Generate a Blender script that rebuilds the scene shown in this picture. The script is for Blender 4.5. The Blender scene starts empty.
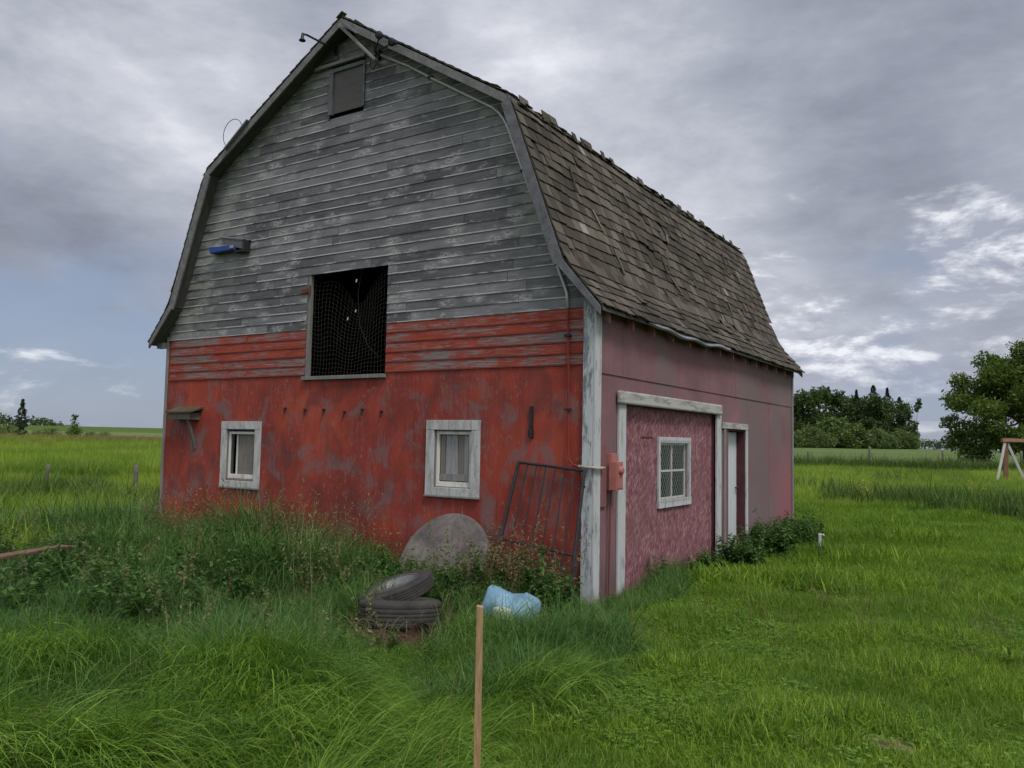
import bpy, math, random
import numpy as np
from mathutils import Vector, Matrix
R_ = math.radians
random.seed(7); rng = np.random.default_rng(7)
S = bpy.context.scene
COL = S.collection

# ------------------------------------------------------------------ camera
CF = Vector((-0.53878638, 0.8395192, 0.0701195))
CR = Vector((0.84215592, 0.53890479, 0.01884238))
CU = Vector((0.02196919, -0.06920357, 0.99736063))
CP = Vector((3.91753196, -7.73063074, 1.64843473))
cam = bpy.data.cameras.new('camera'); camo = bpy.data.objects.new('camera', cam); COL.objects.link(camo)
m = Matrix((CR, CU, -CF)).transposed().to_4x4(); m.translation = CP
camo.matrix_world = m
S.cycles.max_bounces = 5; S.cycles.diffuse_bounces = 3; S.cycles.glossy_bounces = 2; S.cycles.transmission_bounces = 2; S.cycles.transparent_max_bounces = 5
S.cycles.use_adaptive_sampling = True; S.cycles.adaptive_threshold = .015
cam.sensor_width = 36; cam.sensor_fit = 'HORIZONTAL'; cam.lens = 36 * 816.2 / 1024
cam.clip_start = 0.05; cam.clip_end = 9000
S.camera = camo

# ------------------------------------------------------------------ colour management, sun, sky
S.view_settings.view_transform = 'Standard'; S.view_settings.look = 'None'
S.view_settings.exposure = 0.62; S.view_settings.gamma = 1
S.view_settings.use_curve_mapping = False
SUN_EL, SUN_AZ = 56, 118            # azimuth measured from +y towards +x
sun = bpy.data.lights.new('sun', 'SUN'); sun.energy = 1.5; sun.angle = R_(16); sun.color = (1, .96, .9)
suno = bpy.data.objects.new('sun', sun); COL.objects.link(suno)
sd = Vector((math.sin(R_(SUN_AZ)) * math.cos(R_(SUN_EL)), math.cos(R_(SUN_AZ)) * math.cos(R_(SUN_EL)), math.sin(R_(SUN_EL))))
suno.rotation_euler = sd.to_track_quat('Z', 'Y').to_euler(); suno.location = (20, 10, 30)


class NT:
    """small helper to write node trees compactly"""
    def __init__(s, tree): s.t = tree; s.n = tree.nodes; s.l = tree.links
    def new(s, typ, **kw):
        nd = s.n.new(typ)
        for k, v in kw.items(): setattr(nd, k, v)
        return nd
    def put(s, sock, v):
        if isinstance(v, bpy.types.NodeSocket): s.l.new(v, sock)
        elif v is not None:
            if hasattr(sock.default_value, '__len__') and isinstance(v, (tuple, list)) and len(sock.default_value) == 4 and len(v) == 3: v = (*v, 1)
            sock.default_value = v
    def math(s, op, a, b=None, c=None, clamp=False):
        nd = s.new('ShaderNodeMath', operation=op, use_clamp=clamp)
        s.put(nd.inputs[0], a)
        if b is not None: s.put(nd.inputs[1], b)
        if c is not None: s.put(nd.inputs[2], c)
        return nd.outputs[0]
    def vmath(s, op, a, b=None, scale=None):
        nd = s.new('ShaderNodeVectorMath', operation=op)
        s.put(nd.inputs[0], a)
        if b is not None: s.put(nd.inputs[1], b)
        if scale is not None: s.put(nd.inputs['Scale'], scale)
        return nd.outputs['Value' if op in ('DOT_PRODUCT', 'LENGTH', 'DISTANCE') else 'Vector']
    def noise(s, vec, scale, detail=4, rough=.55, dist=0, dim='3D'):
        nd = s.new('ShaderNodeTexNoise', noise_dimensions=dim)
        s.put(nd.inputs['Vector'], vec); s.put(nd.inputs['Scale'], scale)
        nd.inputs['Detail'].default_value = detail; nd.inputs['Roughness'].default_value = rough; nd.inputs['Distortion'].default_value = dist
        return nd.outputs['Fac']
    def voro(s, vec, scale, out='Distance', feature='F1'):
        nd = s.new('ShaderNodeTexVoronoi', feature=feature); s.put(nd.inputs['Vector'], vec); nd.inputs['Scale'].default_value = scale
        return nd.outputs[out]
    def map(s, vec, scale=(1, 1, 1), loc=(0, 0, 0), rot=(0, 0, 0)):
        nd = s.new('ShaderNodeMapping'); s.put(nd.inputs['Vector'], vec)
        nd.inputs['Scale'].default_value = scale; nd.inputs['Location'].default_value = loc; nd.inputs['Rotation'].default_value = rot
        return nd.outputs[0]
    def mix(s, f, a, b, mode='MIX'):
        nd = s.new('ShaderNodeMix', data_type='RGBA', blend_type=mode)
        s.put(nd.inputs[0], f); s.put(nd.inputs[6], a); s.put(nd.inputs[7], b)
        return nd.outputs[2]
    def step(s, v, lo, hi, a=0., b=1.):
        nd = s.new('ShaderNodeMapRange', interpolation_type='SMOOTHSTEP'); s.put(nd.inputs[0], v)
        for i, q in enumerate((lo, hi, a, b)): nd.inputs[i + 1].default_value = q
        return nd.outputs[0]
    def ramp(s, v, stops):
        nd = s.new('ShaderNodeValToRGB'); s.put(nd.inputs[0], v); e = nd.color_ramp.elements
        while len(e) < len(stops): e.new(.5)
        for i, (p, c) in enumerate(stops): e[i].position = p; e[i].color = (*c, 1)
        return nd.outputs[0]
    def obj(s): return s.new('ShaderNodeTexCoord').outputs['Object']
    def pos(s): return s.new('ShaderNodeNewGeometry').outputs['Position']
    def attr(s, name='Col'):
        nd = s.new('ShaderNodeAttribute', attribute_name=name); sp = s.new('ShaderNodeSeparateColor'); s.l.new(nd.outputs['Color'], sp.inputs[0])
        return sp.outputs[0], sp.outputs[1], sp.outputs[2]
    def sep(s, v):
        nd = s.new('ShaderNodeSeparateXYZ'); s.put(nd.inputs[0], v); return nd.outputs
    def comb(s, x, y, z):
        nd = s.new('ShaderNodeCombineXYZ'); [s.put(nd.inputs[i], q) for i, q in enumerate((x, y, z))]; return nd.outputs[0]


def ray(u, v):
    return (CF + CR * ((u - 512) / 816.2) - CU * ((v - 384) / 816.2)).normalized()

world = bpy.data.worlds.new('World'); S.world = world; world.use_nodes = True
w = NT(world.node_tree); w.n.clear()
dirv = w.new('ShaderNodeTexCoord').outputs['Generated']
dn = w.vmath('NORMALIZE', dirv)
x, y, z = w.sep(dn)
zc = w.math('ADD', w.math('MAXIMUM', z, 0.0), 0.10)
pl = w.comb(w.math('DIVIDE', x, zc), w.math('DIVIDE', y, zc), w.math('MULTIPLY', z, 1.5))
# soft directional weather: broad bright and dark cloud masses, blue gaps low down
def blob(u, v, sig):
    d = ray(u, v); dt = w.vmath('DOT_PRODUCT', dn, tuple(d))
    return w.math('POWER', w.math('MAXIMUM', dt, 0.0001), 1 / sig ** 2)
def total(lst, base):
    acc = base
    for (u, v, sig, amp) in lst: acc = w.math('MULTIPLY_ADD', blob(u, v, sig), amp, acc)
    return acc
zd = w.math('ADD', w.math('MAXIMUM', z, 0.0), 0.42)
pm = w.comb(w.math('DIVIDE', x, zd), w.math('DIVIDE', y, zd), w.math('MULTIPLY', z, 2.5))
n1 = w.noise(pm, 1.7, 9, .60, .15)
n2 = w.noise(w.map(pm, (1, 1, 1), (3.1, 7.2, 0)), 5.2, 9, .60, .2)
n3 = w.noise(w.map(dn, (1, 1, 1.7), (5, 1, 2)), 4.6, 9, .60, .15)
lum = total([(190, 120, .12, .34), (130, 130, .06, .12), (480, 60, .12, .22), (660, 130, .10, .20), (850, 110, .12, -.20), (60, 30, .12, .16), (10, 200, .11, -.30), (150, 60, .04, -.08), (800, 310, .05, .10), (720, 190, .08, .10),
             (930, 315, .05, .14), (330, 10, .05, -.12), (130, 260, .12, -.10), (950, 60, .09, -.05), (1000, 215, .08, .08), (40, 330, .06, .06), (740, 250, .10, .06)], 0.46)
lum = w.math('ADD', lum, w.math('MULTIPLY', w.math('SUBTRACT', n1, .5), .80))
lum = w.math('ADD', lum, w.math('MULTIPLY', w.math('SUBTRACT', n2, .5), .60))
lum = w.math('ADD', lum, w.math('MULTIPLY', w.math('SUBTRACT', n3, .5), .60))
# unseen cloud overhead and behind the camera, brightened to light barn and ground
lum = w.math('ADD', lum, w.step(z, .52, .9, 0, .45))
lum = w.math('ADD', lum, w.step(w.vmath('DOT_PRODUCT', dn, tuple(-CF)), -.25, .6, 0, .42))
ccol = w.ramp(lum, [(.05, (.140, .155, .195)), (.32, (.215, .234, .285)), (.55, (.300, .318, .372)), (.76, (.42, .436, .485)), (1.05, (.64, .65, .69))])
gap = total([(60, 395, .12, .60), (160, 420, .09, .35), (870, 268, .06, .38), (985, 255, .06, .42), (900, 400, .06, .30), (960, 420, .05, .25), (850, 310, .05, -.2), (1000, 320, .05, -.25)], 0.0)
gap = w.math('ADD', gap, w.math('MULTIPLY', w.math('SUBTRACT', n1, .5), .5))
gap = w.math('ADD', gap, w.math('MULTIPLY', w.math('SUBTRACT', n3, .5), 1.6))
gap = w.math('MULTIPLY', w.step(gap, .12, .60, 0, .85), w.step(z, .50, .35, 0, 1) if False else w.step(z, .30, .42, 1, 0))
# low broken cumulus: white heads, greyer bases, flattened by distance towards the horizon
n4 = w.noise(w.map(dn, (1, 1, 2.7), (2.2, 9.1, 4)), 7.5, 9, .60, .25)
n5 = w.noise(w.map(dn, (1, 1, 2.7), (2.2, 9.1, 4.03)), 7.5, 9, .60, .25)
pf = total([(890, 325, .09, .13), (990, 300, .06, .12), (820, 330, .06, .10), (990, 215, .03, .16), (935, 248, .018, .15), (60, 345, .03, .14), (40, 215, .07, -.25), (140, 250, .05, -.2), (130, 376, .02, .17), (15, 368, .02, .15), (930, 390, .08, .05), (860, 262, .035, -.3)], -.02)
puff = w.math('MULTIPLY', w.step(w.math('ADD', n4, pf), .55, .74, 0, .9), w.step(z, .40, .26, 0, 1) if False else w.math('MULTIPLY', w.step(z, .22, .36, 1, 0), w.step(z, .0, .13, .45, 1)))
pl_ = w.math('ADD', w.math('MULTIPLY', w.math('SUBTRACT', n4, n5), 5.0), .40)
pcol = w.ramp(pl_, [(.15, (.25, .27, .33)), (.5, (.38, .395, .45)), (.9, (.62, .63, .67))])
sky = w.new('ShaderNodeTexSky', sky_type='NISHITA'); sky.sun_disc = False
sky.sun_elevation = R_(SUN_EL); sky.sun_rotation = R_(SUN_AZ); sky.air_density = 1.0; sky.dust_density = .6
bg1 = w.new('ShaderNodeBackground'); w.l.new(sky.outputs[0], bg1.inputs[0]); bg1.inputs[1].default_value = .055
bg2 = w.new('ShaderNodeBackground'); w.l.new(ccol, bg2.inputs[0]); bg2.inputs[1].default_value = .95
bg3 = w.new('ShaderNodeBackground'); bg3.inputs[0].default_value = (.180, .222, .325, 1)     # thin veil over the blue
mv = w.new('ShaderNodeMixShader'); mv.inputs[0].default_value = .72; w.l.new(bg1.outputs[0], mv.inputs[1]); w.l.new(bg3.outputs[0], mv.inputs[2]); bg1 = mv
mx = w.new('ShaderNodeMixShader'); w.put(mx.inputs[0], gap); w.l.new(bg2.outputs[0], mx.inputs[1]); w.l.new(bg1.outputs[0], mx.inputs[2])
# a little cloud veil stays over the blue
bg4 = w.new('ShaderNodeBackground'); w.l.new(pcol, bg4.inputs[0])
my = w.new('ShaderNodeMixShader'); w.put(my.inputs[0], puff); w.l.new(mx.outputs[0], my.inputs[1]); w.l.new(bg4.outputs[0], my.inputs[2])
wo = w.new('ShaderNodeOutputWorld'); w.l.new(my.outputs[0], wo.inputs[0])
world.cycles.sampling_method = 'AUTOMATIC'

# ------------------------------------------------------------------ materials
def material(name, fn):
    mt = bpy.data.materials.new(name); mt.use_nodes = True
    t = NT(mt.node_tree); t.n.clear(); out = t.new('ShaderNodeOutputMaterial')
    bs = t.new('ShaderNodeBsdfPrincipled'); t.l.new(bs.outputs[0], out.inputs[0])
    bs.inputs['Roughness'].default_value = .85; bs.inputs['Specular IOR Level'].default_value = .2
    fn(t, bs, out); return mt
def bump(t, bs, h, strength=.3, dist=.01):
    b = t.new('ShaderNodeBump'); b.inputs['Strength'].default_value = strength; b.inputs['Distance'].default_value = dist
    t.put(b.inputs['Height'], h); t.l.new(b.outputs[0], bs.inputs['Normal'])
def simple(name, col, rough=.8, var=.25, scale=6, metal=0, spec=.2, stretch=(1, 1, 1)):
    def fn(t, bs, out):
        n = t.noise(t.map(t.obj(), stretch), scale, 5, .6)
        n2 = t.noise(t.map(t.obj(), stretch, (3, 3, 3)), scale * 7, 3, .6)
        f = t.math('ADD', t.math('MULTIPLY', n, .7), t.math('MULTIPLY', n2, .3))
        c = t.ramp(f, [(.3, tuple(q * (1 - var) for q in col)), (.7, tuple(min(1, q * (1 + var)) for q in col))])
        t.put(bs.inputs['Base Color'], c); bs.inputs['Roughness'].default_value = rough
        bs.inputs['Metallic'].default_value = metal; bs.inputs['Specular IOR Level'].default_value = spec
        bump(t, bs, n2, .25, .004)
    return material(name, fn)

GREY_A, GREY_B, GREY_C = (.050, .052, .062), (.105, .108, .122), (.22, .225, .235)
def f_siding(t, bs, out):
    o = t.obj(); r, e, pz = t.attr(); x, y, z = t.sep(o)
    rr = t.math('MULTIPLY', r, 37.0)
    q = t.comb(x, rr, z)
    grain = t.noise(t.map(q, (1.2, 1, 34)), 2.2, 6, .65)
    grain2 = t.noise(t.map(q, (7, 1, 120)), 1.5, 4, .7)
    blot = t.noise(t.map(o, (1.0, 1, 1.5), (4, 0, 2)), 1.15, 6, .65, .4)
    spots = t.noise(t.map(q, (3.4, 1, 6), (9, 0, 0)), 2.1, 5, .6)
    tone = t.math('ADD', t.math('MULTIPLY', grain, .55), t.math('MULTIPLY', grain2, .30))
    tone = t.math('ADD', tone, t.math('MULTIPLY', t.math('SUBTRACT', r, .5), .26))
    tone = t.math('ADD', tone, t.math('MULTIPLY', t.math('SUBTRACT', blot, .5), .55))
    c = t.ramp(tone, [(.18, (.048, .049, .054)), (.38, (.105, .107, .115)), (.58, (.175, .178, .188)), (.82, (.30, .305, .312))])
    # remnants of white paint: blotches, and thin lines on the lower board edges
    sp = t.math('MULTIPLY', t.step(spots, .585, .70), t.step(t.noise(t.map(q, (14, 1, 60)), 1.0, 4, .7), .42, .62))
    c = t.mix(t.math('MULTIPLY', sp, .8), c, (.40, .405, .40))
    vc = t.voro(t.map(o, (2.3, 1, 4.6), (3, 0, 1)), 1.0); vb = t.math('MULTIPLY', t.step(t.math('ADD', vc, t.math('MULTIPLY', t.math('SUBTRACT', grain2, .5), .5)), .42, .14), t.step(t.noise(t.map(q, (14, 1, 50)), 1.0, 5, .75), .42, .56))
    c = t.mix(t.math('MULTIPLY', vb, .8), c, (.36, .365, .365))
    wob_ = t.noise(t.map(o, (.55, 1, .9), (12, 0, 3)), 1.0, 3, .5); c = t.mix(t.math('MULTIPLY', t.step(wob_, .42, .28), .3), c, (.055, .055, .062))
    en = t.step(t.noise(t.map(q, (1.0, 3, .6), (2, 0, 0)), 1.4, 4, .65), .42, .54)
    c = t.mix(t.math('MULTIPLY', t.math('MULTIPLY', e, en), .75), c, (.46, .47, .48))
    # greenish old paint sheltered close under the rakes (attribute B: nearness to the roof)
    gr = t.math('MULTIPLY', pz, t.step(t.noise(t.map(o, (1.5, 1, 3)), 2.0, 5, .6), .32, .66))
    c = t.mix(t.math('MULTIPLY', gr, .75), c, (.30, .32, .275))
    # red repaint on the five lowest rows
    redn = t.noise(t.map(q, (2.2, 1, 26), (1, 0, 5)), 2.0, 7, .75, .5)
    rb = t.noise(t.map(q, (.8, 1, 1), (7, 0, 0)), 1.3, 4, .6)
    worn = t.step(t.math('ADD', redn, t.math('MULTIPLY', t.math('SUBTRACT', rb, .5), .55)), .50, .56)
    worn = t.math('MULTIPLY', worn, t.math('SUBTRACT', 1.0, t.math('MULTIPLY', e, .8)))
    red = t.ramp(t.noise(t.map(q, (1, 1, 6)), 3, 5, .6), [(.3, (.185, .032, .022)), (.7, (.31, .058, .036))])
    red = t.mix(worn, red, t.ramp(grain, [(.3, (.085, .075, .078)), (.7, (.22, .205, .205))]))
    isred = t.math('LESS_THAN', z, 3.102)
    c = t.mix(isred, c, t.mix(t.math('MULTIPLY', e, .55), red, (.10, .03, .026)))
    t.put(bs.inputs['Base Color'], c); bump(t, bs, t.math('ADD', grain2, grain), .5, .006)
M = {}
M['siding'] = material('weathered_siding', f_siding)

def f_wood(a, b, wx, scale=2.0, paint=None, pf=(.5, .6), moss=None):
    """long-grained bare board; wx = stretch vector (high = across the grain)"""
    def fn(t, bs, out):
        o = t.obj(); g = t.noise(t.map(o, wx), scale, 6, .65); g2 = t.noise(t.map(o, tuple(k * 4 for k in wx), (2, 5, 1)), scale, 4, .7)
        f = t.math('ADD', t.math('MULTIPLY', g, .6), t.math('MULTIPLY', g2, .4))
        c = t.ramp(f, [(.3, a), (.68, b)])
        if paint:
            p = t.math('ADD', t.math('MULTIPLY', t.noise(t.map(o, tuple(max(1, k * .35) for k in wx), (4, 4, 4)), 2.6, 7, .7), .75), t.math('MULTIPLY', g2, .25))
            c = t.mix(t.step(p, *pf), c, t.mix(g2, tuple(q * .8 for q in paint), paint))
        if moss:
            c = t.mix(t.math('MULTIPLY', t.step(t.noise(o, 1.7, 5, .6), .5, .62), .6), c, moss)
        t.put(bs.inputs['Base Color'], c); bump(t, bs, f, .45, .006)
    return fn
M['rake_wood'] = material('grey_rake_wood', f_wood((.060, .062, .072), (.17, .175, .19), (3, 3, 3), 3.0))
M['rake_dark'] = material('dark_rake_wood', f_wood((.075, .075, .080), (.21, .21, .215), (3, 3, 3), 3.0))
M['soffit'] = material('old_soffit', f_wood((.085, .09, .075), (.20, .215, .175), (1, 6, 3), 2.0))
M['bare_wood'] = material('bare_grey_wood', f_wood((.10, .10, .105), (.27, .265, .26), (22, 22, 1.2), 2.0))
M['hay_trim'] = material('opening_trim_wood', f_wood((.10, .10, .10), (.22, .215, .20), (14, 14, 1.2), 2.0))
M['white_trim'] = material('peeling_white_trim', f_wood((.16, .16, .16), (.34, .34, .34), (14, 14, 1.5), 2.0, (.48, .50, .51), (.38, .50)))
M['white_trim_h'] = material('peeling_white_header', f_wood((.14, .14, .13), (.30, .29, .28), (14, 1.5, 14), 2.0, (.43, .425, .41), (.40, .54)))
M['corner_board'] = material('worn_corner_board', f_wood((.10, .11, .13), (.25, .27, .30), (10, 10, .9), 2.2, (.47, .505, .525), (.44, .52)))
M['sash'] = material('cream_sash', f_wood((.30, .29, .26), (.5, .49, .45), (10, 10, 2), 2, (.66, .65, .60), (.38, .5)))
M['window_casing'] = material('grey_white_casing', f_wood((.20, .20, .20), (.38, .39, .39), (14, 14, 3), 2.2, (.48, .49, .49), (.42, .55)))
M['shutter_a'] = material('silver_board', f_wood((.13, .135, .145), (.36, .36, .37), (30, 30, 1.6), 2.0))
M['shutter_b'] = material('brown_grey_board', f_wood((.085, .075, .065), (.24, .225, .205), (30, 30, 1.6), 2.0))
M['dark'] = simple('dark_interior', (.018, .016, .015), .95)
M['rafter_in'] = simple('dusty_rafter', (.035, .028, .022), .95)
M['brown_board'] = simple('brown_plywood', (.105, .10, .10), .85, .18, 3, stretch=(1, 1, 4))

def f_red(t, bs, out):
    o = t.obj(); x, y, z = t.sep(o)
    n = t.noise(t.map(o, (1, 1, .7)), 1.3, 5, .6, .5)
    st = t.noise(t.map(o, (9, 1, .9)), 1.6, 6, .68)
    fine = t.noise(t.map(o, (40, 1, 9)), 1.0, 4, .7)
    f = t.math('ADD', t.math('MULTIPLY', n, .74), t.math('MULTIPLY', st, .18)); f = t.math('ADD', f, t.math('MULTIPLY', fine, .08))
    c = t.ramp(f, [(.34, (.140, .030, .025)), (.46, (.215, .038, .028)), (.58, (.295, .052, .033)), (.72, (.39, .080, .046))])
    patch = t.noise(t.map(o, (1, 1, 1.1), (11, 0, 4)), 1.75, 5, .58, .9)
    wr = t.math('ADD', patch, t.math('MULTIPLY', t.math('SUBTRACT', st, .5), .30))
    wr = t.math('ADD', wr, t.math('MULTIPLY', t.math('SUBTRACT', fine, .5), .30))
    c = t.mix(t.math('MULTIPLY', t.step(wr, .49, .66), .72), c, (.150, .110, .112))
    chip = t.math('MULTIPLY', t.step(t.noise(t.map(o, (22, 1, 9), (5, 5, 5)), 1.0, 5, .75), .57, .61), t.step(t.noise(o, 1.6, 4, .6), .46, .56)); c = t.mix(t.math('MULTIPLY', chip, .75), c, (.19, .155, .15))
    dk = t.noise(t.map(o, (1.2, 1, .8), (2, 0, 9)), 2.0, 4, .6, .6)
    c = t.mix(t.math('MULTIPLY', t.step(dk, .50, .68), .6), c, (.105, .034, .033))
    low = t.step(t.math('ADD', z, t.math('MULTIPLY', st, .5)), .35, .85, 1, 0)     # splash-back stain along the ground
    c = t.mix(t.math('MULTIPLY', low, .65), c, (.10, .04, .034))
    for sx in (-1.22, -2.44, -3.66, -4.88, -6.10):
        d = t.math('ABSOLUTE', t.math('SUBTRACT', x, sx)); c = t.mix(t.step(d, .002, .005, .5, 0), c, (.09, .02, .02))
    t.put(bs.inputs['Base Color'], c); bump(t, bs, t.math('ADD', st, fine), .3, .004)
    bs.inputs['Roughness'].default_value = .75
M['red_ply'] = material('faded_red_plywood', f_red)
def f_pink(t, bs, out):
    o = t.obj(); x, y, z = t.sep(o)
    n = t.noise(t.map(o, (1, .8, 1.0)), 1.1, 5, .6, .4)
    st = t.noise(t.map(o, (1, 11, .8)), 1.7, 6, .68); fine = t.noise(t.map(o, (1, 50, 14)), 1.0, 4, .7)
    f = t.math('ADD', t.math('MULTIPLY', n, .55), t.math('ADD', t.math('MULTIPLY', st, .25), t.math('MULTIPLY', fine, .20)))
    c = t.ramp(f, [(.30, (.125, .072, .080)), (.48, (.190, .100, .112)), (.64, (.255, .135, .148)), (.8, (.34, .21, .215))])
    gr = t.noise(t.map(o, (1, .8, .9), (3, 8, 1)), 1.0, 5, .6, .5)
    g = t.step(t.math('ADD', t.math('ADD', gr, t.math('MULTIPLY', t.math('SUBTRACT', st, .5), .5)), t.step(y, 3.5, 6.0, 0, .12)), .50, .66)
    c = t.mix(t.math('MULTIPLY', g, .8), c, (.155, .125, .125))
    rd = t.math('MULTIPLY', t.step(y, 6.6, 8.0), t.step(z, .9, 1.9, 1, 0))
    c = t.mix(t.math('MULTIPLY', rd, .6), c, (.30, .085, .10))
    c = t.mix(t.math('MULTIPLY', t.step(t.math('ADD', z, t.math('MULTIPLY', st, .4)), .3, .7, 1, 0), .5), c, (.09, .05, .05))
    t.put(bs.inputs['Base Color'], c); bump(t, bs, t.math('ADD', st, fine), .3, .004); bs.inputs['Roughness'].default_value = .8
M['pink_ply'] = material('faded_pink_plywood', f_pink)
def f_osb(t, bs, out):
    o = t.obj()
    dist = t.noise(o, 5, 3, .6)
    v = t.new('ShaderNodeTexVoronoi'); t.put(v.inputs['Vector'], t.map(t.map(o, rot=(.85, 0, 0)), (1, 50, 14))); v.inputs['Scale'].default_value = 1.0
    v2 = t.new('ShaderNodeTexVoronoi'); t.put(v2.inputs['Vector'], t.map(t.map(o, rot=(-.25, 0, 0)), (1, 50, 12), (2, 2, 2))); v2.inputs['Scale'].default_value = 1.0
    s1 = t.sep(v.outputs['Color'])[0]; s2 = t.sep(v2.outputs['Color'])[1]
    f = t.math('ADD', t.math('MULTIPLY', s1, .40), t.math('MULTIPLY', s2, .36)); f = t.math('ADD', f, t.math('MULTIPLY', t.math('SUBTRACT', dist, .4), .5))
    c = t.ramp(f, [(.10, (.105, .042, .052)), (.32, (.185, .078, .092)), (.58, (.260, .118, .134)), (.76, (.34, .215, .22)), (.93, (.46, .37, .35))])
    big = t.noise(o, 1.1, 4, .6)
    c = t.mix(t.math('MULTIPLY', t.step(big, .5, .7), .4), c, (.17, .085, .085))
    t.put(bs.inputs['Base Color'], c); bump(t, bs, f, .35, .006)
M['osb'] = material('painted_strand_board', f_osb)
def f_shingle(t, bs, out):
    o = t.obj(); r, e, b = t.attr()
    g = t.noise(t.comb(t.math('MULTIPLY', r, 50), t.math('MULTIPLY', t.sep(o)[1], 30), t.math('MULTIPLY', t.sep(o)[2], 1.6)), 1.6, 5, .7)
    big = t.noise(o, .8, 5, .62)
    f = t.math('ADD', t.math('MULTIPLY', r, .36), t.math('ADD', t.math('MULTIPLY', g, .42), t.math('MULTIPLY', big, .40)))
    c = t.ramp(f, [(.25, (.017, .014, .011)), (.46, (.046, .038, .030)), (.66, (.080, .068, .054)), (.92, (.155, .135, .110))])
    c = t.mix(t.math('MULTIPLY', e, .7), c, (.33, .31, .29))
    c = t.mix(t.math('MULTIPLY', t.step(t.noise(o, 1.3, 5, .6), .56, .7), .35), c, (.075, .085, .055))
    t.put(bs.inputs['Base Color'], c); bump(t, bs, g, .5, .006)
M['shingle'] = material('cedar_shingle', f_shingle)
M['deck'] = material('roof_deck', f_wood((.055, .055, .05), (.12, .125, .10), (1, 6, 3), 2.0))
M['white_door'] = simple('white_door_paint', (.50, .54, .56), .55, .08, 3, spec=.3)
M['iron'] = simple('dark_iron', (.035, .036, .042), .6, .4, 12, .6, .4)
M['rust'] = simple('rusty_iron', (.13, .055, .035), .8, .4, 9, .3)
M['maroon'] = simple('maroon_sheet', (.055, .020, .020), .7, .45, 6, .1)
M['brown_jamb'] = simple('brown_jamb', (.075, .028, .035), .85)
M['tail'] = simple('pinkish_tail_wood', (.25, .12, .12), .85, .25, 6)
M['conduit'] = simple('grey_conduit', (.42, .45, .46), .5, .15, 6, .2, .4)
M['conduit_red'] = simple('painted_conduit', (.20, .026, .02), .7, .2)
M['conduit_white'] = simple('plastic_conduit', (.33, .29, .26), .6, .2)
M['salmon'] = simple('salmon_box_paint', (.35, .13, .115), .6, .22, 5)
M['pink_board'] = simple('pink_board', (.19, .085, .09), .8, .2, 4, stretch=(4, 4, .6))
M['zinc'] = simple('zinc_sheet', (.30, .31, .33), .45, .2, 4, .6, .4)
M['blue'] = simple('blue_plastic', (.025, .055, .22), .5, .25, 6)
M['mesh_wire'] = simple('netting_wire', (.055, .05, .045), .7, .3)
M['hardware_cloth'] = simple('window_wire', (.24, .27, .27), .6, .2)
M['cloth'] = simple('grey_curtain', (.20, .20, .19), .95, .3, 5, stretch=(5, 1, 1))
def f_glass(t, bs, out):
    bs.inputs['Base Color'].default_value = (.04, .05, .05, 1); bs.inputs['Roughness'].default_value = .12; bs.inputs['Specular IOR Level'].default_value = .5
    tr = t.new('ShaderNodeBsdfTransparent'); ms = t.new('ShaderNodeMixShader'); ms.inputs[0].default_value = .35
    t.l.new(tr.outputs[0], ms.inputs[1]); t.l.new(bs.outputs[0], ms.inputs[2]); t.l.new(ms.outputs[0], out.inputs[0])
M['glass'] = material('dusty_glass', f_glass)
def f_disc(t, bs, out):
    o = t.obj(); n = t.noise(o, 2.2, 6, .65, .6); n2 = t.noise(t.map(o, (1, 1, 1), (4, 4, 4)), 5, 6, .7); n3 = t.noise(o, 40, 3, .6)
    c = t.ramp(t.math('ADD', t.math('MULTIPLY', n, .6), t.math('MULTIPLY', n2, .4)), [(.36, (.060, .053, .050)), (.5, (.135, .120, .114)), (.64, (.235, .212, .20))])
    c = t.mix(t.math('MULTIPLY', t.step(n2, .56, .66), .5), c, (.085, .07, .06))
    c = t.mix(t.math('MULTIPLY', n3, .25), c, (.1, .09, .09))
    t.put(bs.inputs['Base Color'], c); bump(t, bs, n3, .4, .004)
M['concrete'] = material('stained_concrete', f_disc)
M['rubber'] = material('tyre_rubber', f_wood((.020, .020, .023), (.062, .058, .052), (1, 1, 1), 5.0, (.12, .10, .075), (.60, .70)))
M['rim'] = simple('dull_steel_rim', (.22, .22, .22), .42, .25, 8, .7, .5)
M['jug'] = simple('faded_blue_plastic', (.14, .26, .36), .55, .3, 7, spec=.35)
M['jug_white'] = simple('white_block', (.42, .42, .39), .8, .25, 9)
M['stake'] = simple('pale_pine', (.33, .215, .115), .8, .4, 3, stretch=(40, 40, 2.2))
M['old_post'] = simple('old_grey_post', (.12, .11, .10), .9, .3, 8, stretch=(6, 6, 1))
M['plank'] = simple('rusty_plank', (.14, .085, .062), .9, .5, 7)
M['fence_wire'] = simple('galvanised_wire', (.10, .10, .10), .6, .2)
M['swing_brown'] = simple('brown_timber', (.20, .11, .07), .8, .2)
M['swing_white'] = simple('faded_white_timber', (.42, .42, .40), .8, .15)
M['pvc'] = simple('white_pvc', (.5, .48, .47), .5, .1)
M['black_plastic'] = simple('black_plastic', (.02, .02, .02), .5, .2)
M['bark'] = simple('tree_bark', (.085, .068, .052), .95, .35, 12, stretch=(3, 3, .6))

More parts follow.
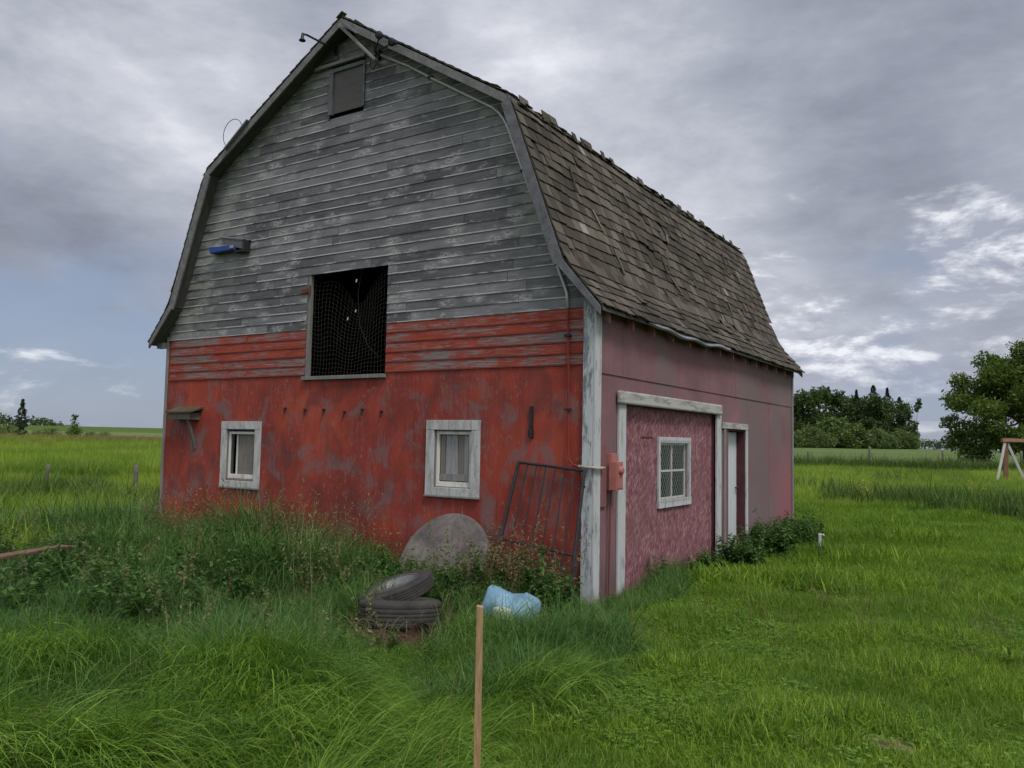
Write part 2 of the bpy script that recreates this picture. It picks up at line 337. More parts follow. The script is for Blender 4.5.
def leafy(name, stops, dry=(.20, .155, .08), patch=None, trans=.35, pscale=.6, tipc=None, amt=.5):
    def fn(t, bs, out):
        r, g, b = t.attr(); p = t.pos()
        oi = t.new('ShaderNodeObjectInfo').outputs['Random']
        f = t.math('ADD', t.math('MULTIPLY', r, .75), t.math('MULTIPLY', t.noise(p, pscale * 2.5, 4, .6), .5)); f = t.math('SUBTRACT', f, .13)
        c = t.ramp(f, stops)
        if patch: c = t.mix(t.math('MULTIPLY', t.step(t.noise(t.map(p, (1, 1, .3), (8, 3, 0)), pscale, 4, .6, .3), .46, .60), amt), c, patch)
        if tipc: c = t.mix(t.math('MULTIPLY', g, .6), c, tipc)
        c = t.mix(b, c, dry)
        t.put(bs.inputs['Base Color'], c); bs.inputs['Roughness'].default_value = .55; bs.inputs['Specular IOR Level'].default_value = .22
        tr = t.new('ShaderNodeBsdfTranslucent'); t.put(tr.inputs[0], t.mix(.5, c, t.mix(1.0, c, (1.3, 1.4, .5), 'MULTIPLY')))
        ms = t.new('ShaderNodeMixShader'); ms.inputs[0].default_value = trans
        t.l.new(bs.outputs[0], ms.inputs[1]); t.l.new(tr.outputs[0], ms.inputs[2]); t.l.new(ms.outputs[0], out.inputs[0])
    return material(name, fn)
M['lawn'] = leafy('lawn_blade', [(.1, (.055, .110, .012)), (.5, (.155, .275, .024)), (.9, (.30, .44, .052))], patch=(.085, .170, .022), trans=.4)
M['long'] = leafy('long_blade', [(.1, (.038, .090, .014)), (.5, (.135, .260, .028)), (.9, (.30, .45, .075))], patch=(.060, .145, .030), trans=.4, pscale=.8)
M['tall'] = leafy('tall_blade', [(.1, (.026, .070, .018)), (.5, (.080, .175, .040)), (.9, (.19, .32, .085))], patch=(.050, .130, .036), trans=.35)
M['meadow'] = leafy('meadow_blade', [(.1, (.120, .190, .022)), (.5, (.220, .330, .036)), (.9, (.34, .44, .07))], patch=(.100, .200, .022), trans=.4, pscale=.13, amt=.7)
M['dry_meadow'] = leafy('dry_meadow_blade', [(.1, (.12, .11, .04)), (.5, (.19, .165, .06)), (.9, (.27, .23, .09))], trans=.3, pscale=.13)
M['brush'] = leafy('brush_blade', [(.1, (.035, .075, .014)), (.5, (.065, .125, .024)), (.9, (.105, .175, .036))], trans=.3)
M['seedhead'] = leafy('seed_head', [(.1, (.10, .055, .038)), (.5, (.155, .10, .065)), (.9, (.23, .165, .10))], trans=.25)
M['pale_head'] = leafy('pale_seed_head', [(.1, (.09, .12, .045)), (.5, (.15, .18, .07)), (.9, (.23, .25, .12))], dry=(.18, .18, .085), trans=.3)
M['weed'] = leafy('weed_leaf', [(.1, (.028, .072, .018)), (.5, (.058, .125, .030)), (.9, (.11, .195, .050))], trans=.3)
M['yellow_weed'] = leafy('yellow_weed_leaf', [(.1, (.22, .25, .05)), (.5, (.32, .34, .08)), (.9, (.45, .44, .14))], trans=.3)
M['crown'] = leafy('tree_leaf', [(.1, (.032, .058, .012)), (.5, (.068, .112, .020)), (.9, (.125, .175, .034))], trans=.35, pscale=.2)
M['crown_dark'] = leafy('woods_leaf', [(.1, (.020, .040, .014)), (.5, (.044, .078, .024)), (.9, (.085, .125, .034))], trans=.25, pscale=.1)
M['crown_light'] = leafy('shrub_leaf', [(.1, (.045, .075, .022)), (.5, (.080, .125, .034)), (.9, (.125, .175, .05))], trans=.2, pscale=.1)
M['spruce'] = leafy('spruce_needle', [(.1, (.014, .026, .014)), (.5, (.026, .044, .022)), (.9, (.045, .07, .030))], trans=.1, pscale=.2)

def f_ground(t, bs, out):
    nd = t.new('ShaderNodeAttribute', attribute_name='Col'); p = t.pos()
    n = t.noise(p, 3.5, 6, .7); n2 = t.noise(t.map(p, (1, 1, 1)), .22, 5, .6); n3 = t.noise(p, 40, 3, .7)
    f = t.math('ADD', t.math('MULTIPLY', n, .4), t.math('ADD', t.math('MULTIPLY', n2, .4), t.math('MULTIPLY', n3, .2)))
    k = t.ramp(f, [(.3, (.55, .58, .5)), (.7, (1.4, 1.35, 1.3))])
    t.put(bs.inputs['Base Color'], t.mix(1., nd.outputs['Color'], k, 'MULTIPLY')); bs.inputs['Roughness'].default_value = .95
    bs.inputs['Specular IOR Level'].default_value = .05
M['ground'] = material('ground', f_ground)

# ------------------------------------------------------------------ mesh helpers
class MB:
    def __init__(s): s.v = []; s.f = []; s.c = []; s.mi = []
    def face(s, pts, c=(.5, 0, 0), mi=0):
        b = len(s.v); s.v += [tuple(p) for p in pts]; s.f.append(tuple(range(b, b + len(pts)))); s.c.append(c); s.mi.append(mi)
    def hexa(s, p, c=(.5, 0, 0), mi=0):     # p: 8 points, bottom loop then top loop
        b = len(s.v); s.v += [tuple(q) for q in p]
        for q in ((3, 2, 1, 0), (4, 5, 6, 7), (0, 1, 5, 4), (1, 2, 6, 5), (2, 3, 7, 6), (3, 0, 4, 7)):
            s.f.append(tuple(b + i for i in q)); s.c.append(c); s.mi.append(mi)
    def box(s, x0, x1, y0, y1, z0, z1, c=(.5, 0, 0), mi=0):
        s.hexa([(x0, y0, z0), (x1, y0, z0), (x1, y1, z0), (x0, y1, z0), (x0, y0, z1), (x1, y0, z1), (x1, y1, z1), (x0, y1, z1)], c, mi)
    def bar(s, a, b, wd, th, up=(0, 0, 1), c=(.5, 0, 0)):
        a = Vector(a); b = Vector(b); d = (b - a).normalized(); u = Vector(up); sd_ = d.cross(u).normalized() * wd / 2; n = sd_.cross(d).normalized() * th / 2
        s.hexa([a - sd_ - n, a + sd_ - n, a + sd_ + n, a - sd_ + n, b - sd_ - n, b + sd_ - n, b + sd_ + n, b - sd_ + n], c)
    def tube(s, pts, r, seg=8, c=(.5, 0, 0), cap=True):
        pts = [Vector(p) for p in pts]; n = len(pts); rs = r if isinstance(r, (list, tuple)) else [r] * n
        b = len(s.v); prev = None
        for i, p in enumerate(pts):
            d = (pts[min(i + 1, n - 1)] - pts[max(i - 1, 0)]).normalized()
            if prev is None: u = d.orthogonal().normalized()
            else: u = (prev - d * prev.dot(d)).normalized()
            prev = u; v = d.cross(u)
            for k in range(seg):
                a = 2 * math.pi * k / seg; s.v.append(tuple(p + (u * math.cos(a) + v * math.sin(a)) * rs[i]))
        for i in range(n - 1):
            for k in range(seg):
                k2 = (k + 1) % seg; s.f.append((b + i * seg + k, b + i * seg + k2, b + (i + 1) * seg + k2, b + (i + 1) * seg + k)); s.c.append(c); s.mi.append(0)
        if cap:
            s.f.append(tuple(b + k for k in range(seg))[::-1]); s.c.append(c); s.mi.append(0)
            s.f.append(tuple(b + (n - 1) * seg + k for k in range(seg))); s.c.append(c); s.mi.append(0)
    def lathe(s, prof, seg=32, M4=Matrix(), c=(.5, 0, 0), close=False):
        b = len(s.v); n = len(prof)
        for (r, z) in prof:
            for k in range(seg):
                a = 2 * math.pi * k / seg; s.v.append(tuple(M4 @ Vector((r * math.cos(a), r * math.sin(a), z))))
        for i in range(n if close else n - 1):
            j = (i + 1) % n
            for k in range(seg):
                k2 = (k + 1) % seg; s.f.append((b + i * seg + k, b + i * seg + k2, b + j * seg + k2, b + j * seg + k)); s.c.append(c); s.mi.append(0)
    def build(s, name, mat, parent=None, smooth=False, bevel=0, loc=None):
        me = bpy.data.meshes.new(name); v = s.v
        if loc: v = [(a - loc[0], b - loc[1], c - loc[2]) for a, b, c in v]
        me.from_pydata(v, [], s.f)
        ca = me.color_attributes.new('Col', 'FLOAT_COLOR', 'CORNER')
        cc = np.array([(*c[:3], 1.0) for c, f in zip(s.c, s.f) for _ in f], dtype=np.float32).ravel(); ca.data.foreach_set('color', cc)
        for mm in (mat if isinstance(mat, list) else [mat]): me.materials.append(mm)
        if any(s.mi): me.polygons.foreach_set('material_index', s.mi)
        if smooth: me.polygons.foreach_set('use_smooth', [True] * len(me.polygons))
        me.update(); o = bpy.data.objects.new(name, me); COL.objects.link(o)
        if loc: o.location = loc
        if parent: o.parent = parent
        if bevel:
            bv = o.modifiers.new('bevel', 'BEVEL'); bv.width = bevel; bv.segments = 2; bv.limit_method = 'ANGLE'
        return o
def tag(o, label=None, cat=None, group=None, kind=None):
    for k, v in (('label', label), ('category', cat), ('group', group), ('kind', kind)):
        if v: o[k] = v
    return o
def empty(name, loc=(0, 0, 0), rz=0, **kw):
    o = bpy.data.objects.new(name, None); COL.objects.link(o); o.location = loc; o.rotation_euler = (0, 0, rz); o.empty_display_size = .2
    return tag(o, **kw)
def npmesh(name, verts, faces, cols, mat):
    """verts (n,3); faces (m,k) same size; cols (n,3) per vertex"""
    me = bpy.data.meshes.new(name); k = faces.shape[1]
    me.vertices.add(len(verts)); me.vertices.foreach_set('co', verts.astype(np.float32).ravel())
    me.loops.add(faces.size); me.loops.foreach_set('vertex_index', faces.astype(np.int32).ravel())
    me.polygons.add(len(faces)); me.polygons.foreach_set('loop_start', np.arange(0, faces.size, k, dtype=np.int32))
    me.polygons.foreach_set('loop_total', np.full(len(faces), k, dtype=np.int32))
    me.update(calc_edges=True)
    ca = me.color_attributes.new('Col', 'FLOAT_COLOR', 'POINT')
    ca.data.foreach_set('color', np.hstack([cols, np.ones((len(cols), 1))]).astype(np.float32).ravel())
    me.materials.append(mat); return me

# ------------------------------------------------------------------ terrain
C2 = np.array([CP.x, CP.y]); F2 = np.array([CF.x, CF.y]); F2 /= np.linalg.norm(F2); R2 = np.array([F2[1], -F2[0]])
def sst(a, lo, hi):
    t = np.clip((a - lo) / (hi - lo), 0, 1); return t * t * (3 - 2 * t)
def terrain(x, y):
    x = np.asarray(x, float); y = np.asarray(y, float)
    dx = x - C2[0]; dy = y - C2[1]; D = np.hypot(dx, dy) + 1e-6
    s = (dx * R2[0] + dy * R2[1]) / D; wr = sst(s, -.42, .05)
    zl = 1.16 * sst(D, 30, 105) * 1.0 + 2.75 * sst(D, 85, 320)
    zr_ = 1.62 * sst(D, 55, 230)
    z = zl * (1 - wr) + zr_ * wr
    far = sst(D, 340, 1200) * 3.0 * (1 - wr) + sst(D, 260, 1500) * 1.0 * wr
    z = z - far * .6
    bmp = (np.sin(x * 1.3 + y * .7) * np.sin(y * 1.1 - x * .4) + .6 * np.sin(x * 2.9 + 1) * np.sin(y * 2.3)) * .03
    dbarn = np.hypot(np.maximum(np.maximum(-7.4 - x, x), 0), np.maximum(np.maximum(-y, y - 8.3), 0))
    z = z + bmp * sst(dbarn, .3, 2.5) * (1 - sst(D, 30, 60)) - .03 * (1 - sst(dbarn, 0, .6))
    return z
def vnoise(x, y, s, seed=0):
    x = x * s + seed * 13.7; y = y * s + seed * 7.1
    return .5 + .25 * (np.sin(x * 1.7 + 1.3 * np.sin(y * 1.1)) + np.sin(y * 1.9 + 1.7 * np.sin(x * .8 + 2)) )
rings = np.concatenate([np.linspace(.4, 30, 110), np.geomspace(30.5, 420, 110), np.geomspace(440, 4500, 22)])
NA = 480
ang = np.linspace(0, 2 * np.pi, NA, endpoint=False)
RR, AA = np.meshgrid(rings, ang, indexing='ij')
gx = C2[0] + RR * np.cos(AA); gy = C2[1] + RR * np.sin(AA); gz = terrain(gx, gy)
gv = np.stack([gx.ravel(), gy.ravel(), gz.ravel()], 1); gv = np.vstack([gv, [[C2[0], C2[1], float(terrain(C2[0], C2[1]))]]])
i = np.arange(len(rings) - 1)[:, None] * NA; j = np.arange(NA)[None, :]; j2 = (j + 1) % NA
quads = np.stack([i + j, i + NA + j, i + NA + j2, i + j2], -1).reshape(-1, 4)
cen = len(gv) - 1
tri = np.stack([np.full(NA, cen), np.arange(NA), (np.arange(NA) + 1) % NA, (np.arange(NA) + 1) % NA], 1)
D_ = np.hypot(gv[:, 0] - C2[0], gv[:, 1] - C2[1]); s_ = ((gv[:, 0] - C2[0]) * R2[0] + (gv[:, 1] - C2[1]) * R2[1]) / (D_ + 1e-6)
col = np.zeros((len(gv), 3)); left = (s_ < -.2)
def setc(mask, c): col[mask] = c
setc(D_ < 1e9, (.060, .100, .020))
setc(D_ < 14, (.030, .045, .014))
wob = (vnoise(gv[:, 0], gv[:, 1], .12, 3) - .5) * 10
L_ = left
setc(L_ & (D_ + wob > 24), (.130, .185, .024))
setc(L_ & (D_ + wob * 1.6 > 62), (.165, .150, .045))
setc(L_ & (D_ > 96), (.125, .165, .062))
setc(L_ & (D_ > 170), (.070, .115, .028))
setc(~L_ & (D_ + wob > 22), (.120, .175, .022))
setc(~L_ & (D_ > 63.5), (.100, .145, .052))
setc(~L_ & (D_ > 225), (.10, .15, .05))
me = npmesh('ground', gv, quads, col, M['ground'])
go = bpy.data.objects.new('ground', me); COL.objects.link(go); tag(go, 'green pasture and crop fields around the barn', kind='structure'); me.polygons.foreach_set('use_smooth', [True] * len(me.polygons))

# ------------------------------------------------------------------ barn
W, L = 7.372, 8.297; RK, RK2 = .226, .147; OV = .181
RP = [(-W / 2, 7.199), (-1.0, 5.556), (-.27, 3.60), (OV, 3.07)]            # right roof line from ridge to eave (x,z), top surface
def mirror(p): return (-W - p[0], p[1])
barn = empty('barn', label='weathered gambrel-roof barn, grey boards above faded red front, pink plywood side', cat='barn')
def roof_x(z, off=0.0):
    """x of the right roof line at height z"""
    for (x0, z0), (x1, z1) in zip(RP[:-1], RP[1:]):
        if z1 <= z <= z0: return x0 + (x1 - x0) * (z0 - z) / (z0 - z1) - off
    return -W / 2 if z > RP[0][1] else 0.0
ROWH = .124; Z0 = 2.48
def rightlim(z): return min(-.004, roof_x(z + .0) - (.10 if z > 5.5 else .05)) if z < 7.05 else -W / 2
HAY = (-4.36, -2.93, 2.46, 3.86); TOPW = (-4.06, -3.44, 6.02, 6.64)
def siding(name, y, sgn, holes, mat, parent):
    mb = MB(); k = 0; z = Z0
    while z < 7.02:
        z1 = min(z + ROWH, 7.05); xr = rightlim(z); xl = -W - xr; xt = rightlim(z1 + .01); cl = lambda q_: min(max(q_, -W - xt), xt)
        if xr - xl > .05:
            cuts = [xl]; xx = xl + random.uniform(.6, 3.4)
            while xx < xr - .4: cuts.append(xx); xx += random.uniform(1.6, 3.8)
            cuts.append(xr)
            for a, b in zip(cuts[:-1], cuts[1:]):
                segs = [(a + .002, b - .002)]
                for hx0, hx1, hz0, hz1 in holes:
                    if z1 > hz0 + .03 and z < hz1 - .03:
                        ns = []
                        for p, q in segs:
                            if q <= hx0 or p >= hx1: ns.append((p, q)); continue
                            if p < hx0: ns.append((p, hx0))
                            if q > hx1: ns.append((hx1, q))
                        segs = ns
                r = random.random(); tl = random.gauss(0, .0035); lo = random.gauss(0, .0012)
                for p, q in segs:
                    n = max(1, int((q - p) / .5)); 
                    for s in range(n):
                        pa = p + (q - p) * s / n; pb = p + (q - p) * (s + 1) / n
                        f0, f1 = s / n, (s + 1) / n; za, zb = z + tl * f0, z + tl * f1
                        def edge(xx):
                            d = min(rightlim(z) - xx, (xx - (-W - rightlim(z))) * .7); return max(0, 1 - d / .8)
                        g = edge((pa + pb) / 2) * (1 if z > 3.8 or pa < -5 else .35)
                        yo, yi, ye = y - sgn * (.014 + lo), y - sgn * .004, y - sgn * (.0125 + lo)
                        # bottom lip, lower edge strip, main face
                        mb.face([(pa, yi, za), (pa, yo, za), (pb, yo, zb), (pb, yi, zb)], (r, 1, 0))
                        yo2 = y - sgn * (.0134 + lo)
                        mb.face([(pa, yo, za), (pa, yo2, za + .015), (pb, yo2, zb + .015), (pb, yo, zb)], (r, 1, 0))
                        mb.face([(pa, yo2, za + .015), (cl(pa), yi, z1 + .01), (cl(pb), yi, z1 + .01), (pb, yo2, zb + .015)], (r, 0, g))
        z = z1; k += 1
    return mb.build(name, mat, parent)
siding('clapboard_siding', 0, 1, [HAY, TOPW], M['siding'], barn)
siding('clapboard_siding', L, -1, [], M['siding'], barn)
def wall_panel(axis, at, th, a0, a1, z0, z1, holes, mb, c=(.5, 0, 0)):
    """a slab in plane axis=at with rectangular holes, thickness th going inwards (+)"""
    A = sorted({a0, a1, *[h for H in holes for h in H[:2]]}); Zs = sorted({z0, z1, *[h for H in holes for h in H[2:]]})
    for p, q in zip(A[:-1], A[1:]):
        for r, s in zip(Zs[:-1], Zs[1:]):
            cx, cz = (p + q) / 2, (r + s) / 2
            if any(h[0] < cx < h[1] and h[2] < cz < h[3] for h in holes): continue
            if axis == 'y': mb.box(p, q, min(at, at + th), max(at, at + th), r, s, c)
            else: mb.box(min(at, at + th), max(at, at + th), p, q, r, s, c)
WL = (-5.90, -5.28, 1.03, 1.75); WR = (-2.12, -1.57, 1.08, 1.77)
mb = MB(); wall_panel('y', 0, .02, -W, 0, -.35, Z0 + .01, [WL, WR, (-4.36, -2.93, 2.46, 3)], mb); mb.build('plywood_wall', M['red_ply'], barn)
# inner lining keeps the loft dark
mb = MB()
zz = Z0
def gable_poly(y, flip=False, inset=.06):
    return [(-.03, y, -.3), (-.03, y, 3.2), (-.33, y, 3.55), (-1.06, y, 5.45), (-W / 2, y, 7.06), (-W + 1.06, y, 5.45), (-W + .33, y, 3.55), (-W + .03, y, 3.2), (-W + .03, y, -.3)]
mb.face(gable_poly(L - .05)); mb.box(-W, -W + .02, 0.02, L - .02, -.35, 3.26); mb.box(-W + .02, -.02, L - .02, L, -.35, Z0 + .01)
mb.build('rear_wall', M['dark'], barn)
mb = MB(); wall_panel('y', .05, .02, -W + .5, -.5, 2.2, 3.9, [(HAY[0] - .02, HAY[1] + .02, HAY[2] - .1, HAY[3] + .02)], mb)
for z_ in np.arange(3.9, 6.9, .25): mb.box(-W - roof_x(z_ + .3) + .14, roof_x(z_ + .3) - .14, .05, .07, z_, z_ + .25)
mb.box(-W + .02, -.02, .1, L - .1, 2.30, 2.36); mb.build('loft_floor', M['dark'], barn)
# roof rafters seen through the opening
for k in range(1, 13):
    yy = k * L / 13; mb = MB()
    for sx in (0, 1):
        pts = [RP[0], RP[1], RP[2]]; pts = [mirror(p) if sx else p for p in pts]
        for a, b in zip(pts[:-1], pts[1:]): mb.bar((a[0], yy, a[1] - .14), (b[0], yy, b[1] - .14), .05, .12, (0, 1, 0))
    mb.build('rafter', M['rafter_in'], barn)

# roof deck + shingles
holesL = [(3.38, 4.59), (3.59, 4.06), (3.45, 3.90)]
def deck(side):
    mb = MB(); pts = RP if side == 0 else [mirror(p) for p in RP]
    pts3 = [(p[0] + (0.10 if side else -.10) * 0, p[1] - .02) for p in pts]
    for a, b in zip(pts3[:-1], pts3[1:]):
        d = Vector((b[0] - a[0], b[1] - a[1])).normalized(); n = Vector((-d.y, d.x)) if side else Vector((d.y, -d.x)); n = -n if n.y < 0 else n
        ys = [-RK + .03, L + RK2 - .03]; segs = []
        if side == 1 and abs(a[1] - (RP[1][1] - .02)) < 1e-6:     # three small knot-holes of daylight in the far slope
            cells = [-RK + .03]; 
            zs = [a[1]]
            Ys = sorted([ys[0], ys[1]] + [q for hy, hz in holesL for q in (hy - .022, hy + .022)])
            Zs = sorted([a[1], b[1]] + [q for hy, hz in holesL for q in (hz - .03, hz + .03)], reverse=True)
            for y0, y1 in zip(Ys[:-1], Ys[1:]):
                for z0_, z1_ in zip(Zs[:-1], Zs[1:]):
                    if any(abs((y0 + y1) / 2 - hy) < .02 and abs((z0_ + z1_) / 2 - hz) < .028 for hy, hz in holesL): continue
                    def X(zv): return a[0] + (b[0] - a[0]) * (a[1] - zv) / (a[1] - b[1])
                    mb.hexa([(X(z0_), y0, z0_), (X(z1_), y0, z1_), (X(z1_), y1, z1_), (X(z0_), y1, z0_)] + [(X(z0_) + .025, y0, z0_), (X(z1_) + .025, y0, z1_), (X(z1_) + .025, y1, z1_), (X(z0_) + .025, y1, z0_)])
        else:
            o = Vector((0, -.03))
            mb.hexa([(a[0], ys[0], a[1] - .03), (b[0], ys[0], b[1] - .03), (b[0], ys[1], b[1] - .03), (a[0], ys[1], a[1] - .03), (a[0], ys[0], a[1]), (b[0], ys[0], b[1]), (b[0], ys[1], b[1]), (a[0], ys[1], a[1])])
    return mb.build('roof_deck', M['deck'], barn)
deck(0); deck(1)
def shingles(side):
    mb = MB(); pts = [Vector((p[0], 0, p[1])) for p in (RP if side == 0 else [mirror(p) for p in RP])]
    lens = [(b - a).length for a, b in zip(pts[:-1], pts[1:])]; tot = sum(lens)
    def at(s):
        for a, b, l in zip(pts[:-1], pts[1:], lens):
            if s <= l or b is pts[-1]: return a + (b - a) * (s / l), (b - a).normalized()
            s -= l
    EXP = .152; rows = int(tot / EXP) + 1
    for r in range(rows):
        sb0 = tot + .03 - r * EXP
        if sb0 < .1: break
        yy = -RK - .02; ph = random.uniform(0, 6)
        while yy < L + RK2:
            wdt = random.choice([.11, .14, .17, .2, .24]) * random.uniform(.9, 1.15); y1 = min(yy + wdt, L + RK2 + .02)
            if random.random() < .018 and r > 0: yy = y1; continue
            ym = (yy + y1) / 2
            if side == 1 and any(abs(ym - hy) < .14 for hy, hz in holesL):
                pt, tt = at(min(max(sb0 - .12, 0), tot))
                if any(abs(ym - hy) < .12 and abs(pt.z - hz) < .17 for hy, hz in holesL): yy = y1; continue
            sb = sb0 + .012 * math.sin(yy * 1.3 + ph) + .010 * math.sin(yy * 3.1 + r) + random.gauss(0, .006)
            if random.random() < .03: sb += random.uniform(.01, .05)
            st = sb - .27; lift = .027 + abs(random.gauss(0, .0025))
            if random.random() < .025: lift += random.uniform(.008, .02)
            rr = random.random(); ed = 0
            if random.random() < .006: ed = random.uniform(.4, 1)
            sbm = max(min(sb - .02, tot - .001), .01); p0, t0 = at(sbm); n = Vector((-t0.z, 0, t0.x)); n = n if n.z > 0 else -n
            pb = p0 + t0 * (sb - sbm); pt = pb - t0 * (sb - st); 
            if st < 0: pt = pb - t0 * sb
            # keep the upper end on the roof surface where the slope breaks
            ps, ts = at(max(st, .001)); n2 = Vector((-ts.z, 0, ts.x)); n2 = n2 if n2.z > 0 else -n2
            pt = ps if st > 0 else pt
            sk = random.gauss(0, .004); g = .0045; th = .013; curl = random.gauss(0, .003)
            tilt = random.gauss(0, .15) if random.random() < .012 else 0
            Y = lambda q, e: Vector((0, q + e, 0))
            B0, B1 = pb + n * (lift - th), pb + n * lift; T0, T1 = pt + n2 * .001, pt + n2 * .004
            dy = tilt * .2
            mb.hexa([B0 + Y(yy + g, dy), B0 + Y(y1 - g, dy + sk) + n * curl, T0 + Y(y1 - g, 0), T0 + Y(yy + g, 0),
                     B1 + Y(yy + g, dy), B1 + Y(y1 - g, dy + sk) + n * curl, T1 + Y(y1 - g, 0), T1 + Y(yy + g, 0)], (rr, ed, 0))
            yy = y1
    # loose and displaced shingles
    for k in range(26 if side == 0 else 8):
        s = random.uniform(tot * .35, tot * .9); y = random.uniform(.3, L - .3); p, t0 = at(s); n = Vector((-t0.z, 0, t0.x)); n = n if n.z > 0 else -n
        a = random.gauss(0, .35); dv = (t0 * math.cos(a) + Vector((0, 1, 0)) * math.sin(a)); ln = random.uniform(.15, .4); wd = random.uniform(.02, .07)
        q = p + Vector((0, y, 0)) + n * random.uniform(.028, .045)
        mb.bar(q, q + dv * ln + n * .01, wd, .008, n, (random.random(), random.choice([0, 0, .2, .6]), 0))
    # ragged cap at the slope break and the ridge
    for s0, num in ((lens[0], 34), (.02, 40)):
        for k in range(num):
            y = random.uniform(-RK, L + RK2 - .1); p, t0 = at(s0 + random.uniform(-.02, .02)); n = Vector((-t0.z, 0, t0.x)); n = n if n.z > 0 else -n
            q = p + Vector((0, y, 0)) + n * random.uniform(.012, .026) - t0 * .08
            mb.bar(q, q + t0 * random.uniform(.08, .14) + n * random.uniform(-.012, .004), random.uniform(.08, .22), .010, n, (random.random(), 0, 0))
    return mb.build('shingle_roof', M['shingle'], barn)
shingles(0); shingles(1)

# rake boards: front face, three lengths each side, mitred
def rakes(y0, y1, side):
    P = [Vector(p) for p in RP]; inw = []
    for k in range(4):
        ds = []
        if k > 0: ds.append((P[k] - P[k - 1]).normalized())
        if k < 3: ds.append((P[k + 1] - P[k]).normalized())
        n = sum(((Vector((d.y, -d.x)) if Vector((d.y, -d.x)).y < 0 else Vector((-d.y, d.x))) for d in ds), Vector((0, 0))).normalized()
        inw.append(n / max(.5, n.dot((Vector((ds[0].y, -ds[0].x)) if Vector((ds[0].y, -ds[0].x)).y < 0 else Vector((-ds[0].y, ds[0].x))))))
    inw[0] = Vector((0, -1.18))
    for k in range(3):
        a, b = P[k], P[k + 1]; wd = (.105, .135, .10)[k]; e = .004 * k
        top0 = a + inw[k] * .012; top1 = b + inw[k + 1] * .012; bo0 = a + inw[k] * wd; bo1 = b + inw[k + 1] * wd
        if k == 2: bo1 = b + Vector((-.01, -.10)); 
        q = [top0, top1, bo1, bo0]
        if side: q = [Vector((-W - v.x, v.y)) for v in q]
        mb = MB(); mb.hexa([(v.x, y0 - e, v.y) for v in q] + [(v.x, y1 - e, v.y) for v in q])
        mb.build('rake_board', M['rake_wood'] if (k > 0 and side == 0) else M['rake_dark'], barn, bevel=.003)
rakes(-RK - .012, -RK + .016, 0); rakes(-RK - .012, -RK + .016, 1)
rakes(L + RK2 - .02, L + RK2 + .008, 0); rakes(L + RK2 - .02, L + RK2 + .008, 1)
# pale replacement strip and torn shingle ends on the far rake
mb = MB(); mb.bar((-5.90, -.262, 5.80), (-5.42, -.262, 6.14), .018, .06, (0, 1, 0)); mb.build('rake_patch', M['zinc'], barn)
# loose board hanging diagonally from the peak, and a second short one
mb = MB(); mb.bar((-3.66, -.262, 7.05), (-3.06, -.20, 6.46), .03, .085, (0, -1, 0)); mb.build('loose_board', M['bare_wood'], barn, bevel=.003)
mb = MB(); mb.bar((-3.60, -.30, 7.08), (-3.30, -.30, 6.83), .025, .06, (0, -1, 0)); mb.build('loose_board', M['rake_wood'], barn, bevel=.003)
# eave rafter tails under the right eave
for k in range(14):
    y = .10 + k * .605; mb = MB()
    mb.hexa([(.016, y, 3.00), (.115, y, 2.93), (.115, y + .032, 2.93), (.016, y + .032, 3.00), (.016, y, 3.215), (.115, y, 3.085), (.115, y + .032, 3.085), (.016, y + .032, 3.215)])
    mb.build('rafter_tail', M['tail'], barn)
mb = MB(); mb.box(-W - .17, -W - .002, -.10, -.03, 2.98, 3.07); mb.build('rafter_tail', M['rake_dark'], barn)
# sagging drip edge on the near half of the eave
mb = MB(); pv = None
for k in range(25):
    f = k / 24; y = .95 + f * 3.0; zs = 3.045 - .045 * math.sin(f * math.pi) - .012 * math.sin(f * 21) ; xs = .205 + .01 * math.sin(f * 17)
    cur = [(xs, y, zs + .03), (xs + .012, y, zs), (xs - .02, y, zs - .016), (xs - .05, y, zs + .01)]
    if pv:
        for a in range(3): mb.face([pv[a], pv[a + 1], cur[a + 1], cur[a]])
    pv = cur
o = mb.build('drip_edge', M['zinc'], barn); so = o.modifiers.new('s', 'SOLIDIFY'); so.thickness = .003

# corner boards
mb = MB(); mb.box(-.122, .0, -.045, -.003, -.3, 3.20); mb.build('corner_board', M['corner_board'], barn, bevel=.003)
mb = MB(); mb.box(.003, .030, -.043, .095, -.3, 3.16); mb.build('corner_board', M['white_trim'], barn, bevel=.003)
mb = MB(); mb.box(-W - .03, -W, -.03, .09, -.3, 3.16); mb.build('corner_board', M['bare_wood'], barn, bevel=.003)
mb = MB(); mb.box(.003, .03, L - .07, L + .02, -.3, 3.16); mb.build('corner_board', M['bare_wood'], barn, bevel=.003)

